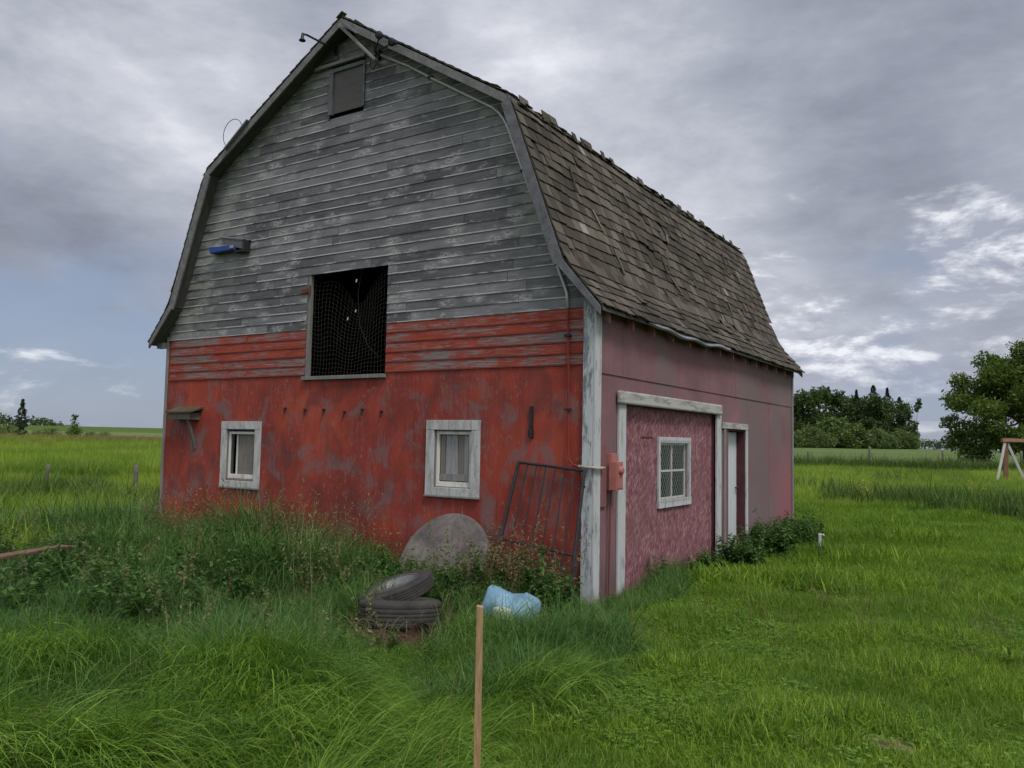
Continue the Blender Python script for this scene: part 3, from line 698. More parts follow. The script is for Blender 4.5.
# small front windows
def casing(parent, x0, x1, z0, z1, wd, mat):
    mb = MB()
    mb.box(x0, x1, -.034, -.002, z1 - wd, z1); mb.box(x0, x0 + wd, -.031, -.002, z0, z1 - wd); mb.box(x1 - wd, x1, -.031, -.002, z0, z1 - wd); mb.box(x0 + wd, x1 - wd, -.033, -.002, z0, z0 + wd * .8)
    mb.build('window_casing', mat, parent, bevel=.003)
    mb = MB(); mb.box(x0 - .005, x1 + .005, -.045, -.002, z0 - .022, z0); mb.build('window_sill', M['bare_wood'], parent, bevel=.004)
def small_window(ox0, ox1, oz0, oz1, hole, kind):
    e = empty('small_window'); e.parent = barn
    wd = hole[0] - ox0
    casing(e, ox0, ox1, oz0, oz1, wd, M['window_casing'])
    x0, x1, z0, z1 = hole
    mb = MB()      # reveal
    mb.box(x0, x0 + .015, -.001, .10, z0, z1); mb.box(x1 - .015, x1, -.001, .10, z0, z1); mb.box(x0, x1, -.001, .10, z1 - .015, z1); mb.box(x0, x1, -.001, .10, z0, z0 + .02)
    mb.build('window_reveal', M['bare_wood'], e)
    sx0, sx1, sz0, sz1 = x0 + .017, x1 - .017, z0 + .022, z1 - (.035 if kind == 'glass' else .017)
    t = .036
    mb = MB(); mb.box(sx0, sx0 + t, .012, .04, sz0, sz1); mb.box(sx1 - t, sx1, .012, .04, sz0, sz1); mb.box(sx0 + t, sx1 - t, .014, .038, sz1 - t, sz1); mb.box(sx0 + t, sx1 - t, .010, .042, sz0, sz0 + t * 1.6)
    mb.build('window_sash', M['sash'], e, bevel=.002)
    if kind == 'glass':
        mb = MB(); mb.box(sx0 + .17, sx1 - t, .052, .066, sz0 + .03, sz1 - .03); mb.build('shutter_board', M['shutter_b'], e)
        mb = MB(); mb.box(sx0 + t, sx0 + .10, .026, .029, sz0 + t * 1.6, sz1 - t); mb.build('window_pane', M['glass'], e)
        mb = MB(); mb.box(sx0 + .11, sx0 + .145, .06, .07, z0 + .02, z1 - .05); mb.build('window_post', M['sash'], e)
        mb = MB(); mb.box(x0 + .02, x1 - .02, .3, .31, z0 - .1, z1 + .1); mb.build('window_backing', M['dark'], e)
    else:
        a = sx0 + t; i_ = 0
        while a < sx1 - t - .01:
            b = min(a + random.uniform(.075, .10), sx1 - t); mb = MB(); mb.box(a + .004, b - .003, .045 + .006 * (i_ % 2), .066 + .004 * (i_ % 2), sz0 + .02, sz1 - .01 * (i_ % 3)); mb.build('shutter_board', M['shutter_a' if i_ % 3 else 'shutter_b'], e); a = b; i_ += 1
        mb = MB(); mb.box(sx0 + t, sx1 - t, .028, .044, sz0 + .072, sz0 + .15); mb.build('shutter_rail', M['bare_wood'], e)
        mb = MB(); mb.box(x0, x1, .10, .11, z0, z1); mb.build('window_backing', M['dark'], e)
small_window(-6.01, -5.18, .93, 1.86, WL, 'glass')
small_window(-2.235, -1.455, 1.0, 1.885, WR, 'boards')

# hay opening: side jamb, sill, wire netting sagging from the top
e = empty('hay_opening'); e.parent = barn
mb = MB(); mb.box(HAY[0] - .0, HAY[0] + .06, -.006, .045, HAY[2], HAY[3]); mb.build('opening_jamb', M['hay_trim'], e, bevel=.003)
mb = MB(); mb.box(HAY[0] - .03, HAY[1] + .01, -.05, .05, HAY[2] - .045, HAY[2] + .004); mb.build('opening_sill', M['hay_trim'], e, bevel=.004)
mb = MB(); mb.box(HAY[1] - .012, HAY[1] + .003, .0, .05, HAY[2], HAY[3]); mb.box(HAY[0], HAY[1], .0, .05, HAY[3] - .012, HAY[3] + .006); mb.build('opening_lining', M['dark'], e)
mb = MB()
nx, nz = 24, 22; x0, x1, z0, z1 = HAY[0] + .06, HAY[1], HAY[2], HAY[3] - .02
def net(u, v):
    top = z1 - (.42 * math.exp(-((u - .55) / .24) ** 2) + .10 * math.exp(-((u - .08) / .1) ** 2))
    zz_ = z0 + (top - z0) * v + .012 * math.sin(u * 19 + v * 7)
    xx_ = x0 + (x1 - x0) * (u + .012 * math.sin(v * 6 + u * 4) * (v)); yy_ = .03 + .10 * math.sin(math.pi * u) * v + .006 * math.sin(u * 9 + v * 5)
    return (xx_, yy_, zz_)
for a in range(nx + 1): mb.tube([net(a / nx, b / 18) for b in range(19)], .0014, 4, cap=False)
for b in range(nz + 1): mb.tube([net(a / 20, b / nz) for a in range(21)], .0014, 4, cap=False)
mb.tube([(x0 + .82, .09, z1), (x0 + .80, .06, z1 - .3), (x0 + .84, .06, z1 - .7), (x0 + 1.0, .06, z1 - 1.0), (x0 + 1.2, .05, z1 - 1.15)], .0018, 5)
mb.build('wire_netting', M['mesh_wire'], e)
mb = MB(); mb.box(HAY[0] - .10, HAY[0] + .06, -.035, -.006, 3.60, 3.66); mb.tube([(HAY[0] + .06, -.03, 3.55), (HAY[0] + .06, -.03, 3.70)], .014, 8); mb.build('rusty_hinge', M['rust'], e)

# boarded top window with drip cap
e = empty('loft_hatch'); e.parent = barn
mb = MB(); mb.box(TOPW[0] + .07, TOPW[1] - .01, -.012, .0, TOPW[2], TOPW[3] - .05); mb.build('hatch_panel', M['brown_board'], e)
mb = MB(); mb.box(TOPW[0], TOPW[0] + .07, -.045, .0, TOPW[2] - .02, TOPW[3]); mb.box(TOPW[1] - .012, TOPW[1] + .02, -.035, .0, TOPW[2], TOPW[3]); mb.box(TOPW[0] + .07, TOPW[1] - .012, -.04, .0, TOPW[3] - .055, TOPW[3]); mb.build('hatch_frame', M['rake_wood'], e, bevel=.003)
mb = MB(); mb.box(TOPW[0] - .26, TOPW[1] + .04, -.075, -.02, TOPW[3] + .03, TOPW[3] + .075); mb.build('drip_cap', M['bare_wood'], e, bevel=.004)
mb = MB(); mb.box(-4.22, -3.92, -.03, -.01, 6.76, 6.97); mb.build('vent_board', M['brown_board'], barn)

# yard light on a long arm, two floodlights, tangled wire
e = empty('yard_light'); e.parent = barn
mb = MB(); mb.tube([(-3.96, -.01, 6.88), (-3.955, -.30, 6.885), (-3.95, -.58, 6.87), (-3.96, -.62, 6.86)], .014, 8); mb.box(-3.99, -3.93, -.035, -.02, 6.82, 6.95); mb.build('lamp_arm', M['iron'], e)
mb = MB(); mt4 = Matrix.Translation((-3.965, -.63, 6.775)); mb.lathe([(.012, .10), (.018, .07), (.022, .03), (.045, .0), (.044, -.004), (.001, .01)], 16, mt4); mb.build('lamp_shade', M['iron'], e, smooth=True)
e = empty('flood_light'); e.parent = barn
mb = MB(); mb.tube([(-3.19, -.03, 6.64), (-3.14, -.16, 6.62), (-2.94, -.30, 6.68)], .010, 6); mb.tube([(-3.14, -.16, 6.62), (-2.72, -.30, 6.56)], .010, 6); mb.tube([(-3.14, -.16, 6.62), (-3.16, -.14, 6.88)], .006, 6)
mb.tube([(-3.19, -.05, 6.66), (-3.26, -.09, 6.58), (-3.30, -.07, 6.49), (-3.24, -.06, 6.45), (-3.19, -.06, 6.52), (-3.08, -.08, 6.44)], .006, 6); mb.box(-3.22, -3.15, -.06, -.02, 6.58, 6.70); mb.build('light_bracket', M['iron'], e)
for p, a in (((-2.90, -.33, 6.69), .5), ((-2.67, -.33, 6.545), .2)):
    mt4 = Matrix.Translation(p) @ Matrix.Rotation(1.9, 4, 'X') @ Matrix.Rotation(a, 4, 'Y'); mb = MB(); mb.lathe([(.002, -.07), (.022, -.065), (.026, -.02), (.05, .04), (.052, .05), (.002, .042)], 16, mt4); mb.build('lamp_head', M['iron'], e, smooth=True)
# conduit down the gable, round the corner to the meter
mb = MB(); mb.tube([(-3.13, -.05, 6.62), (-2.66, -.045, 6.36), (-2.24, -.045, 6.09), (-1.36, -.045, 5.55), (-1.27, -.045, 5.47), (-1.20, -.045, 5.38), (-1.14, -.045, 5.27), (-.80, -.045, 4.42), (-.37, -.045, 3.37), (-.33, -.045, 3.26), (-.315, -.045, 3.10)], .017, 8); mb.build('conduit', M['conduit'], barn, smooth=True)
mb = MB(); mb.tube([(-.315, -.045, 3.10), (-.30, -.040, 2.4), (-.29, -.040, 1.55), (-.27, -.045, 1.46), (-.22, -.055, 1.41), (-.15, -.068, 1.40)], .013, 8); mb.build('conduit', M['conduit_red'], barn, smooth=True)
mb = MB(); mb.tube([(-.15, -.068, 1.40), (-.02, -.068, 1.39), (.03, -.068, 1.39), (.06, -.045, 1.385), (.062, .05, 1.385), (.062, .12, 1.385)], .016, 8); mb.build('conduit', M['conduit_white'], barn, smooth=True)
for p in ((-2.30, 6.13), (-.92, 4.72), (-.315, 2.8), (-.30, 2.0)):
    mb = MB(); mb.box(p[0] - .035, p[0] + .035, -.064, -.02, p[1] - .012, p[1] + .012); mb.build('pipe_strap', M['iron'], barn)

# electric meter boxes on the side wall
e = empty('electric_meter', (0, 0, 0)); e.parent = barn
mb = MB(); mb.box(.004, .030, .10, .245, .97, 1.64); mb.build('backing_board', M['pink_board'], e, bevel=.003)
mb = MB(); mb.box(.004, .075, .262, .42, 1.14, 1.54); mb.box(.075, .082, .275, .41, 1.16, 1.52); mb.build('switch_box', M['salmon'], e, bevel=.004)
mb = MB(); mb.box(.06, .150, .235, .40, 1.15, 1.45); mb.box(.150, .156, .248, .388, 1.165, 1.435); mb.build('meter_box', M['salmon'], e, bevel=.006)
mt4 = Matrix.Translation((.156, .32, 1.36)) @ Matrix.Rotation(math.pi / 2, 4, 'Y'); mb = MB(); mb.lathe([(.001, .035), (.03, .034), (.042, .025), (.045, 0)], 20, mt4); mb.build('meter_dial', M['salmon'], e, smooth=True)
mb = MB(); mb.tube([(.03, .36, 1.14), (.025, .36, .6), (.025, .35, .0)], .010, 6); mb.tube([(.03, .30, 1.14), (.022, .31, .7), (.02, .30, .0)], .006, 6); mb.build('ground_cable', M['pink_board'], e)

# side wall panels
GH = (.73, 3.86, -.4, 2.09); DH = (4.27, 5.30, -.4, 1.90)
mb = MB(); wall_panel('x', -.02, .02, .10, 1.80, -.35, 2.415, [GH], mb); wall_panel('x', -.02, .021, 1.803, 4.24, -.35, 2.413, [GH], mb); wall_panel('x', -.02, .02, 4.243, 6.68, -.35, 2.415, [DH], mb); wall_panel('x', -.02, .0212, 6.684, L - .02, -.35, 2.414, [], mb)
ys = [.02, .66, 3.1, 4.78, 7.2, L - .02]
for k, (a, b) in enumerate(zip(ys[:-1], ys[1:])): mb.box(-.02, .012 + .0012 * (k % 2), a + .002, b - .002, 2.40, 3.27)
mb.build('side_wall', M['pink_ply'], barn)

# garage panel of strand board with grilled window
e = empty('boarded_garage_door'); e.parent = barn
GW = (1.83, 2.95, .85, 1.74)
GW2 = (1.90, 2.86, .95, 1.67)
mb = MB(); wall_panel('x', -.075, .02, GH[0] - .0, GH[1], -.3, GH[3], [GW2], mb); mb.build('door_panel', M['osb'], e)
mb = MB(); mb.box(-.075, -.001, GH[1], GH[1] + .02, -.3, GH[3] + .01); mb.box(-.075, -.001, GH[0] - .02, GH[0], -.3, GH[3] + .01); mb.box(-.075, -.001, GH[0], GH[1], GH[3], GH[3] + .015); mb.build('door_jamb', M['brown_jamb'], e)
mb = MB(); mb.box(.003, .030, .545, .735, -.3, 2.09); mb.build('door_casing', M['white_trim'], e, bevel=.004)
mb = MB(); mb.box(.003, .030, 3.855, 4.06, -.3, 2.085); mb.build('door_casing', M['white_trim'], e, bevel=.004)
mb = MB(); mb.box(.014, .075, .50, 3.99, 2.09, 2.235); mb.build('door_header', M['white_trim_h'], e, bevel=.02)
g = empty('grilled_window'); g.parent = e
X = -.055
mb = MB(); mb.box(X, X + .030, GW[0], GW[1], GW[3] - .075, GW[3]); mb.box(X, X + .034, GW[0], GW[1], GW[2], GW[2] + .10); mb.box(X + .001, X + .028, GW[0], GW[0] + .062, GW[2] + .10, GW[3] - .075); mb.box(X + .001, X + .028, GW[1] - .09, GW[1], GW[2] + .10, GW[3] - .075)
mb.build('window_frame', M['white_trim'], g, bevel=.003)
mb = MB(); yc = (GW2[0] + GW2[1]) / 2; zc_ = (GW2[2] + GW2[3]) / 2
for yy in (GW2[0], yc - .015, GW2[1] - .03): mb.box(X - .045, X - .022, yy, yy + .03, GW2[2], GW2[3])
for z_ in (GW2[2], zc_ - .013, GW2[3] - .03): mb.box(X - .044, X - .023, GW2[0] + .03, yc - .015, z_, z_ + .026); mb.box(X - .044, X - .023, yc + .015, GW2[1] - .03, z_, z_ + .026)
mb.build('window_muntin', M['sash'], g)
mb = MB(); mb.box(X - .036, X - .033, GW2[0], GW2[1], GW2[2], GW2[3]); mb.build('window_pane', M['glass'], g)
mb = MB(); mb.box(-.20, -.19, 1.7, 2.22, .8, 1.9); mb.box(-.21, -.20, 2.50, 2.70, .8, 1.9); mb.build('window_curtain', M['cloth'], g)
mb = MB()      # diamond mesh grille
yy0, yy1, zz0, zz1 = GW[0] + .05, GW[1] - .05, GW[2] + .06, GW[3] - .04; step = .062; hh = zz1 - zz0
k = -int(hh / step) - 1
while yy0 + k * step < yy1:
    for sg in (1, -1):
        ya = yy0 + k * step if sg == 1 else yy0 + k * step + hh * .6; yb = ya + sg * hh * .6; za, zb = zz0, zz1
        pa, pb = [ya, za], [yb, zb]
        def clip(p, q):
            for lim, s in ((yy0, 1), (yy1, -1)):
                if (p[0] - lim) * s < 0 and (q[0] - lim) * s < 0: return None
                if (p[0] - lim) * s < 0: f = (lim - p[0]) / (q[0] - p[0]); p = [lim, p[1] + (q[1] - p[1]) * f]
                if (q[0] - lim) * s < 0: f = (lim - q[0]) / (p[0] - q[0]); q = [lim, q[1] + (p[1] - q[1]) * f]
            return p, q
        r = clip(pa, pb)
        if r: mb.tube([(X + .036, *r[0]), (X + .036, *r[1])], .0017, 4, cap=False)
    k += 1
mb.build('window_grille', M['hardware_cloth'], g)
mb = MB(); mb.tube([(-.05, 1.35, 1.735), (-.05, 1.68, 1.735)], .006, 5); mb.box(-.056, -.048, 1.35, 1.68, 1.72, 1.732); mb.build('metal_strap', M['rust'], e)

# white walk-in door recessed in the wall
e = empty('entry_door'); e.parent = barn
mb = MB(); mb.box(.003, .028, 4.205, 4.28, -.3, 1.90); mb.build('door_casing', M['bare_wood'], e, bevel=.003)
mb = MB(); mb.box(.003, .028, 5.295, 5.385, -.3, 1.90); mb.build('door_casing', M['white_trim'], e, bevel=.003)
mb = MB(); mb.box(.003, .032, 4.12, 5.39, 1.90, 1.99); mb.build('door_header', M['white_trim_h'], e, bevel=.004)
mb = MB(); mb.box(-.018, -.001, 4.285, 4.47, -.3, 1.895); mb.build('infill_board', M['pink_board'], e)
mb = MB(); mb.box(-.165, -.13, 4.29, 5.275, -.05, 1.86)
for z0_, z1_ in ((.15, .85), (1.0, 1.72)): mb.box(-.130, -.124, 4.98, 5.0, z0_, z1_); mb.box(-.130, -.124, 5.2, 5.22, z0_, z1_)
mb.build('door_leaf', M['white_door'], e, bevel=.002)
mb = MB(); mb.lathe([(.001, .05), (.022, .048), (.026, .035), (.012, .02), (.012, 0)], 16, Matrix.Translation((-.13, 5.21, .98)) @ Matrix.Rotation(math.pi / 2, 4, 'Y')); mb.build('door_knob', M['iron'], e, smooth=True)
mb = MB(); mb.box(-.165, -.003, 5.275, 5.295, -.3, 1.90); mb.box(-.165, -.003, 4.272, 4.284, -.3, 1.90); mb.box(-.165, -.003, 4.284, 5.275, 1.872, 1.90); mb.build('door_jamb', M['brown_jamb'], e)

# odds and ends fixed to the front wall
for x_, z_ in ((-4.71, 2.02), (-4.32, 2.0), (-3.97, 2.0), (-3.6, 1.97), (-3.29, 2.0), (-2.97, 1.97)):
    mb = MB(); mb.tube([(x_, -.03, z_ + .02), (x_, -.03, z_ - .06)], [.013, .007], 6); mb.tube([(x_, .0, z_ + .02), (x_, -.035, z_ + .02)], .015, 7); mb.build('rusty_bolt', M['iron'], barn)
mb = MB(); mb.box(-.79, -.755, -.028, -.001, 1.69, 2.04); mb.tube([(-.772, -.035, 1.74), (-.772, -.035, 1.83)], .016, 8); mb.box(-.80, -.745, -.036, -.001, 1.70, 1.78); mb.build('door_hinge', M['iron'], barn)
e = empty('nest_box'); e.parent = barn
mb = MB(); mb.box(-7.06, -6.55, -.18, -.002, 1.88, 1.98); mb.build('box_body', M['old_post'], e, bevel=.003)
mb = MB(); mb.hexa([(-7.08, -.22, 1.98), (-6.48, -.22, 1.98), (-6.48, -.001, 2.05), (-7.08, -.001, 2.05), (-7.08, -.22, 2.0), (-6.48, -.22, 2.0), (-6.48, -.001, 2.08), (-7.08, -.001, 2.08)]); mb.build('box_roof', simple('mossy_board', (.08, .065, .04), .9, .3, 6), e)
mb = MB(); mb.bar((-6.62, -.01, 1.45), (-6.62, -.15, 1.88), .03, .04, (1, 0, 0)); mb.build('box_brace', M['old_post'], e)
e = empty('wall_tray'); e.parent = barn
mb = MB(); mb.hexa([(-6.30, -.15, 4.33), (-5.80, -.15, 4.335), (-5.80, -.03, 4.335), (-6.30, -.03, 4.33), (-6.32, -.15, 4.43), (-5.80, -.15, 4.405), (-5.80, -.03, 4.405), (-6.32, -.03, 4.43)]); mb.build('blue_tray', M['blue'], e, bevel=.01)
mb = MB(); mb.hexa([(-6.17, -.10, 4.565), (-5.56, -.10, 4.455), (-5.54, -.02, 4.47), (-6.17, -.02, 4.59), (-6.17, -.10, 4.58), (-5.56, -.10, 4.47), (-5.54, -.02, 4.485), (-6.17, -.02, 4.605)]); mb.hexa([(-6.0, -.09, 4.44), (-5.60, -.09, 4.33), (-5.60, -.03, 4.33), (-6.0, -.03, 4.44), (-6.1, -.09, 4.56), (-5.60, -.09, 4.455), (-5.60, -.03, 4.455), (-6.1, -.03, 4.56)]); mb.build('tray_flap', M['rake_wood'], e)
mb = MB(); mb.box(-5.60, -5.56, -.13, -.02, 4.29, 4.47); mb.box(-5.80, -5.60, -.12, -.03, 4.30, 4.32); mb.build('tray_bracket', M['iron'], e, bevel=.003)
mb = MB(); mb.box(-5.84, -5.76, -.16, -.15, 4.355, 4.395); mb.build('tray_catch', M['zinc'], e)
mb = MB(); mb.tube([(-5.80 + .21 * math.cos(q_), -.22, 6.03 + .21 * math.sin(q_)) for q_ in np.linspace(.35, 3.9, 18)], .005, 6); mb.build('wire_loop', M['iron'], barn)
for x_ in (.55,): pass

# ------------------------------------------------------------------ things by the wall
def gp(xx, zz):   # point on the leaning plane of the gate
    return Vector((xx, -.06 - (1.4 - zz) * .279, zz))
gate = empty('metal_gate', (-.5, -.4, 0), label='rusty dark barred gate panel leaning against red wall beside white corner board', cat='gate')
def gbar(a, b, r, name):
    mb = MB(); mb.tube([gp(*a), gp(*b)], r, 8); o = mb.build(name, M['iron'], None); o.parent = gate; o.matrix_parent_inverse = Matrix.Translation(-gate.location); return o
gbar((-.90, 1.42), (-.075, 1.355), .015, 'gate_rail'); gbar((-.97, .60), (-.04, .50), .013, 'gate_rail'); gbar((-.90, 1.43), (-1.02, .0), .020, 'gate_stile'); gbar((-.075, 1.37), (-.035, -.02), .020, 'gate_stile')
for k in range(1, 7):
    f = k / 7; gbar((-.90 + .825 * f, 1.42 - .065 * f), (-1.0 + .97 * f + .0, .0), .008, 'gate_bar')
gbar((-.12, 1.20), (-.04, 1.19), .012, 'gate_latch')

top = Vector((-1.74, -.07, .78)); bot = Vector((-1.68, -.60, -.24)); cn = (top + bot) / 2; dv = (top - bot).normalized(); xn = Vector((1, .0, 0)); nn = xn.cross(dv).normalized(); xn = dv.cross(nn)
m4 = Matrix((xn, dv, nn)).transposed().to_4x4(); m4.translation = cn
mb = MB(); mb.lathe([(.0005, .035), (.572, .035), (.592, .028), (.6, .01), (.6, -.025), (.59, -.035), (.0005, -.035)], 72, m4)
o = mb.build('round_slab', M['concrete'], None, smooth=False, loc=tuple(cn)); tag(o, 'large round grey concrete slab leaning against the red barn wall', 'slab')

def tyre_parts(parent, r, wdt, m4, rim=False):
    h = wdt / 2; prof = []
    ri = r * .60
    tread = [(r, z) for z in np.linspace(-h * .70, h * .70, 23)]
    tr = [(r + .004 * (1 - (z / h) ** 2) - (.006 if k in (4, 9, 13, 18) else 0), z) for k, (r_, z) in enumerate(tread)]
    prof = [(ri, -h * .62), (ri + .01, -h * .86), (r * .80, -h), (r - .05, -h * .96), (r - .022, -h * .88), (r - .006, -h * .80)] + tr + [(r - .006, h * .80), (r - .022, h * .88), (r - .05, h * .96), (r * .80, h), (ri + .01, h * .86), (ri, h * .62), (ri - .01, h * .3), (ri - .01, -h * .3)]
    mb = MB(); mb.lathe(prof, 64, m4, close=True); o = mb.build('tyre' if parent else 'old_tyre', M['rubber'], parent, smooth=True)
    md = o.modifiers.new('e', 'EDGE_SPLIT'); md.split_angle = R_(48)
    if rim:
        mb = MB(); mb.lathe([(ri - .012, h * .64), (ri - .02, h * .6), (ri - .035, h * .2), (ri - .07, h * .05), (.12, h * .25), (.06, h * .3), (.001, h * .3)], 48, m4); mb.lathe([(ri - .012, h * .64), (ri + .02, h * .92), (ri + .03, h * .90)], 48, m4)
        mb.build('rim', M['rim'], parent, smooth=True)
    return o
m4 = Matrix.Translation((-.82, -2.10, .125)) @ Matrix.Rotation(R_(-7), 4, Vector((.84, .54, 0)))
o = tyre_parts(None, .36, .25, m4); tag(o, 'black worn tyre lying flat in the grass, treads towards us', 'tyre')
wheel = empty('old_wheel', (-1.15, -1.6, .1), label='old tyre with dull steel rim tilted behind the flat tyre', cat='wheel')
m4 = Matrix.Translation((-1.20, -1.72, .225)) @ Matrix.Rotation(R_(-13), 4, 'Y') @ Matrix.Rotation(R_(14), 4, 'X')
n0 = len(bpy.data.objects); before = set(bpy.data.objects); tyre_parts(wheel, .36, .16, m4, True)
for q in set(bpy.data.objects) - before: q.matrix_parent_inverse = Matrix.Translation(-wheel.location)

# red sheet metal scrap under the tyre
mb = MB(); 
for k in range(14):
    a = -.95 + k * .062; b = a + .062
    za, zb = .03 + .05 * math.sin(k * .5), .03 + .05 * math.sin((k + 1) * .5)
    mb.face([(a, -2.72 + .01 * k, za * .6), (b, -2.71 + .01 * k, zb * .6), (b, -2.25, zb * .6 + .02), (a, -2.25, za * .6 + .02)])
o = mb.build('sheet_metal_scrap', M['maroon'], None, loc=(-.55, -2.45, 0)); sm = o.modifiers.new('s', 'SOLIDIFY'); sm.thickness = .006; tag(o, 'dark red bent sheet metal lying under the flat tyre', 'scrap metal')
mb = MB(); m4 = Matrix.Translation((-.25, -2.52, .07)) @ Matrix.Rotation(R_(58), 4, 'X'); mb.lathe([(.115, -.03), (.12, .03), (.113, .031), (.108, -.02), (.001, -.028)], 32, m4); o = mb.build('rusty_pan', M['maroon'], None, smooth=True, loc=(-.25, -2.52, .05)); tag(o, 'small round dark red pan in grass by the tyre', 'pan')

# blue plastic jug, lying crooked, with a white block in front
jug = empty('plastic_drum', (.02, -1.5, 0), label='faded light blue plastic drum lying tilted in the grass', cat='drum')
m4 = Matrix.Translation((-.05, -1.50, .165)) @ Matrix.Rotation(R_(12), 4, 'Z') @ Matrix.Rotation(R_(102), 4, 'Y') @ Matrix.Diagonal((1.0, 1.3, .82, 1))
mb = MB(); mb.lathe([(.001, -.29), (.10, -.29), (.135, -.275), (.145, -.24), (.142, -.10), (.147, -.09), (.147, -.07), (.142, -.06), (.142, .08), (.147, .09), (.147, .11), (.142, .12), (.143, .24), (.13, .275), (.07, .30), (.045, .305), (.045, .33), (.001, .33)], 40, m4)
q = mb.build('drum_body', M['jug'], jug, smooth=True)
for v_ in q.data.vertices: v_.co.z += .018 * math.sin(v_.co.x * 21 + v_.co.y * 9) + .012 * math.sin(v_.co.y * 31); v_.co.y += .016 * math.sin(v_.co.x * 17 + v_.co.z * 23)
if True: q.matrix_parent_inverse = Matrix.Translation(-jug.location)
mb = MB(); mb.lathe([(.05, .32), (.052, .345), (.001, .35)], 24, m4); q = mb.build('drum_cap', M['black_plastic'], jug, smooth=True); q.matrix_parent_inverse = Matrix.Translation(-jug.location)
mb = MB(); bmv = [(-.10, -.05, -.05), (.10, -.06, -.04), (.09, .05, -.05), (-.09, .06, -.05), (-.08, -.05, .05), (.07, -.05, .035), (.08, .05, .05), (-.09, .05, .045)]
m4 = Matrix.Translation((.02, -1.74, .17)) @ Matrix.Rotation(R_(-22), 4, 'Z'); mb.hexa([m4 @ Vector(v) for v in bmv]); o = mb.build('pale_block', M['jug_white'], None, bevel=.018, loc=(.02, -1.76, .1)); tag(o, 'small off-white broken block leaning on the blue drum', 'block')

# dead looping stems round the scrap
mb = MB(); rl = random.Random(12)
for k in range(26):
    cx_, cy_ = rl.uniform(-1.15, -.05), rl.uniform(-2.95, -2.3); R0_ = rl.uniform(.08, .26); a_ = rl.uniform(0, 3.14); hh_ = rl.uniform(.10, .24)
    mb.tube([(cx_ + R0_ * math.cos(a_) * (q_ - .5) * 2, cy_ + R0_ * math.sin(a_) * (q_ - .5) * 2, -.02 + hh_ * math.sin(math.pi * min(1, q_ * rl.uniform(.98, 1.02)))) for q_ in np.linspace(0, 1, 10)], .0028, 4, c=(rl.random(), .5, .7), cap=False)
o = mb.build('dead_stems', M['seedhead'], None); tag(o, 'dead looping grass stems over the dark red scrap', 'stems', None, 'stuff')
# survey stake in the foreground
mb = MB(); p0 = Vector((1.795, -4.65, -.25)); p1 = Vector((1.838, -4.718, .925)); d = (p1 - p0).normalized(); s1 = Vector((.84, .54, 0)).normalized() * .017; s2 = d.cross(s1).normalized() * .013
mb.hexa([p0 - s1 - s2, p0 + s1 - s2, p0 + s1 + s2, p0 - s1 + s2, p1 - s1 * .86 - s2, p1 + s1 * .86 - s2 - d * .006, p1 + s1 * .86 + s2 - d * .004, p1 - s1 * .86 + s2]); o = mb.build('wooden_stake', M['stake'], None, bevel=.0025, loc=(1.8, -4.66, 0)); tag(o, 'pale new wooden stake standing in the foreground grass', 'stake')
# rusty plank left
mb = MB(); mb.bar((-4.4, -4.1, .44), (-4.98, -2.78, .42), .16, .03); o = mb.build('rusty_plank', M['plank'], None, bevel=.004, loc=(-4.9, -3.3, .1)); tag(o, 'brown weathered plank lying in tall grass at the left edge', 'plank')
# standpipe right of the barn
sp = empty('water_standpipe', (1.21, 4.96, .0), label='short standpipe with white top and black base beside the pink wall', cat='standpipe')
mb = MB(); mb.tube([(0, 0, -.05), (0, 0, .20)], [.085, .06], 14); mb.build('pipe_base', M['black_plastic'], sp, smooth=True)
mb = MB(); mb.tube([(0, 0, .20), (0, 0, .365), (.0, 0, .38)], [.026, .026, .022], 12); mb.tube([(0, 0, .35), (.06, -.02, .37)], .015, 8); mb.build('pipe_top', M['pvc'], sp)

def wood_at(u, depth):
    d = ray(u, 448); d2 = Vector((d.x, d.y)); d2 *= 1 / d2.dot(Vector((CF.x, CF.y)).normalized()); return CP.x + d2.x * depth, CP.y + d2.y * depth
# fences
def post(name, x_, y_, h, r, lean, label, group, mat):
    z_ = float(terrain(x_, y_)); mb = MB(); n = 7; pts = []
    for k in range(n): f = k / (n - 1); pts.append((lean[0] * f + .01 * math.sin(k), lean[1] * f, -.3 + (h + .3) * f))
    mb.tube(pts, [r * (1.05 - .1 * k / n + random.uniform(-.06, .06)) for k in range(n)], 9); o = mb.build(name, mat, None, smooth=True); o.location = (x_, y_, z_); tag(o, label, 'fence post', group); return o
post('fence_post', *wood_at(46, 21.5), .80, .045, (.10, .05), 'grey leaning wooden post in the left pasture, nearer the left edge', 'posts in the left pasture', M['old_post'])
post('fence_post', *wood_at(138, 21.5), .85, .060, (-.03, 0), 'grey thicker wooden post in the left pasture, close to the barn corner', 'posts in the left pasture', M['old_post'])
FP = [(-11.1, 58.9, 1.3), (-6.7, 59.3, 1.75), (-2.0, 62.3, 1.6), (2.9, 66.5, 1.6)]
labs = ['short fence post before the crop field, just right of the barn corner', 'fence post before the crop field, in front of the dark woods', 'fence post before the crop field, left of the big leafy tree', 'fence post behind the timber swing frame']
for (a, b, h), lb in zip(FP, labs): post('fence_post', a, b, h, .075, (random.uniform(-.06, .06), 0), lb, 'posts along the crop field', M['old_post'])
mb = MB()
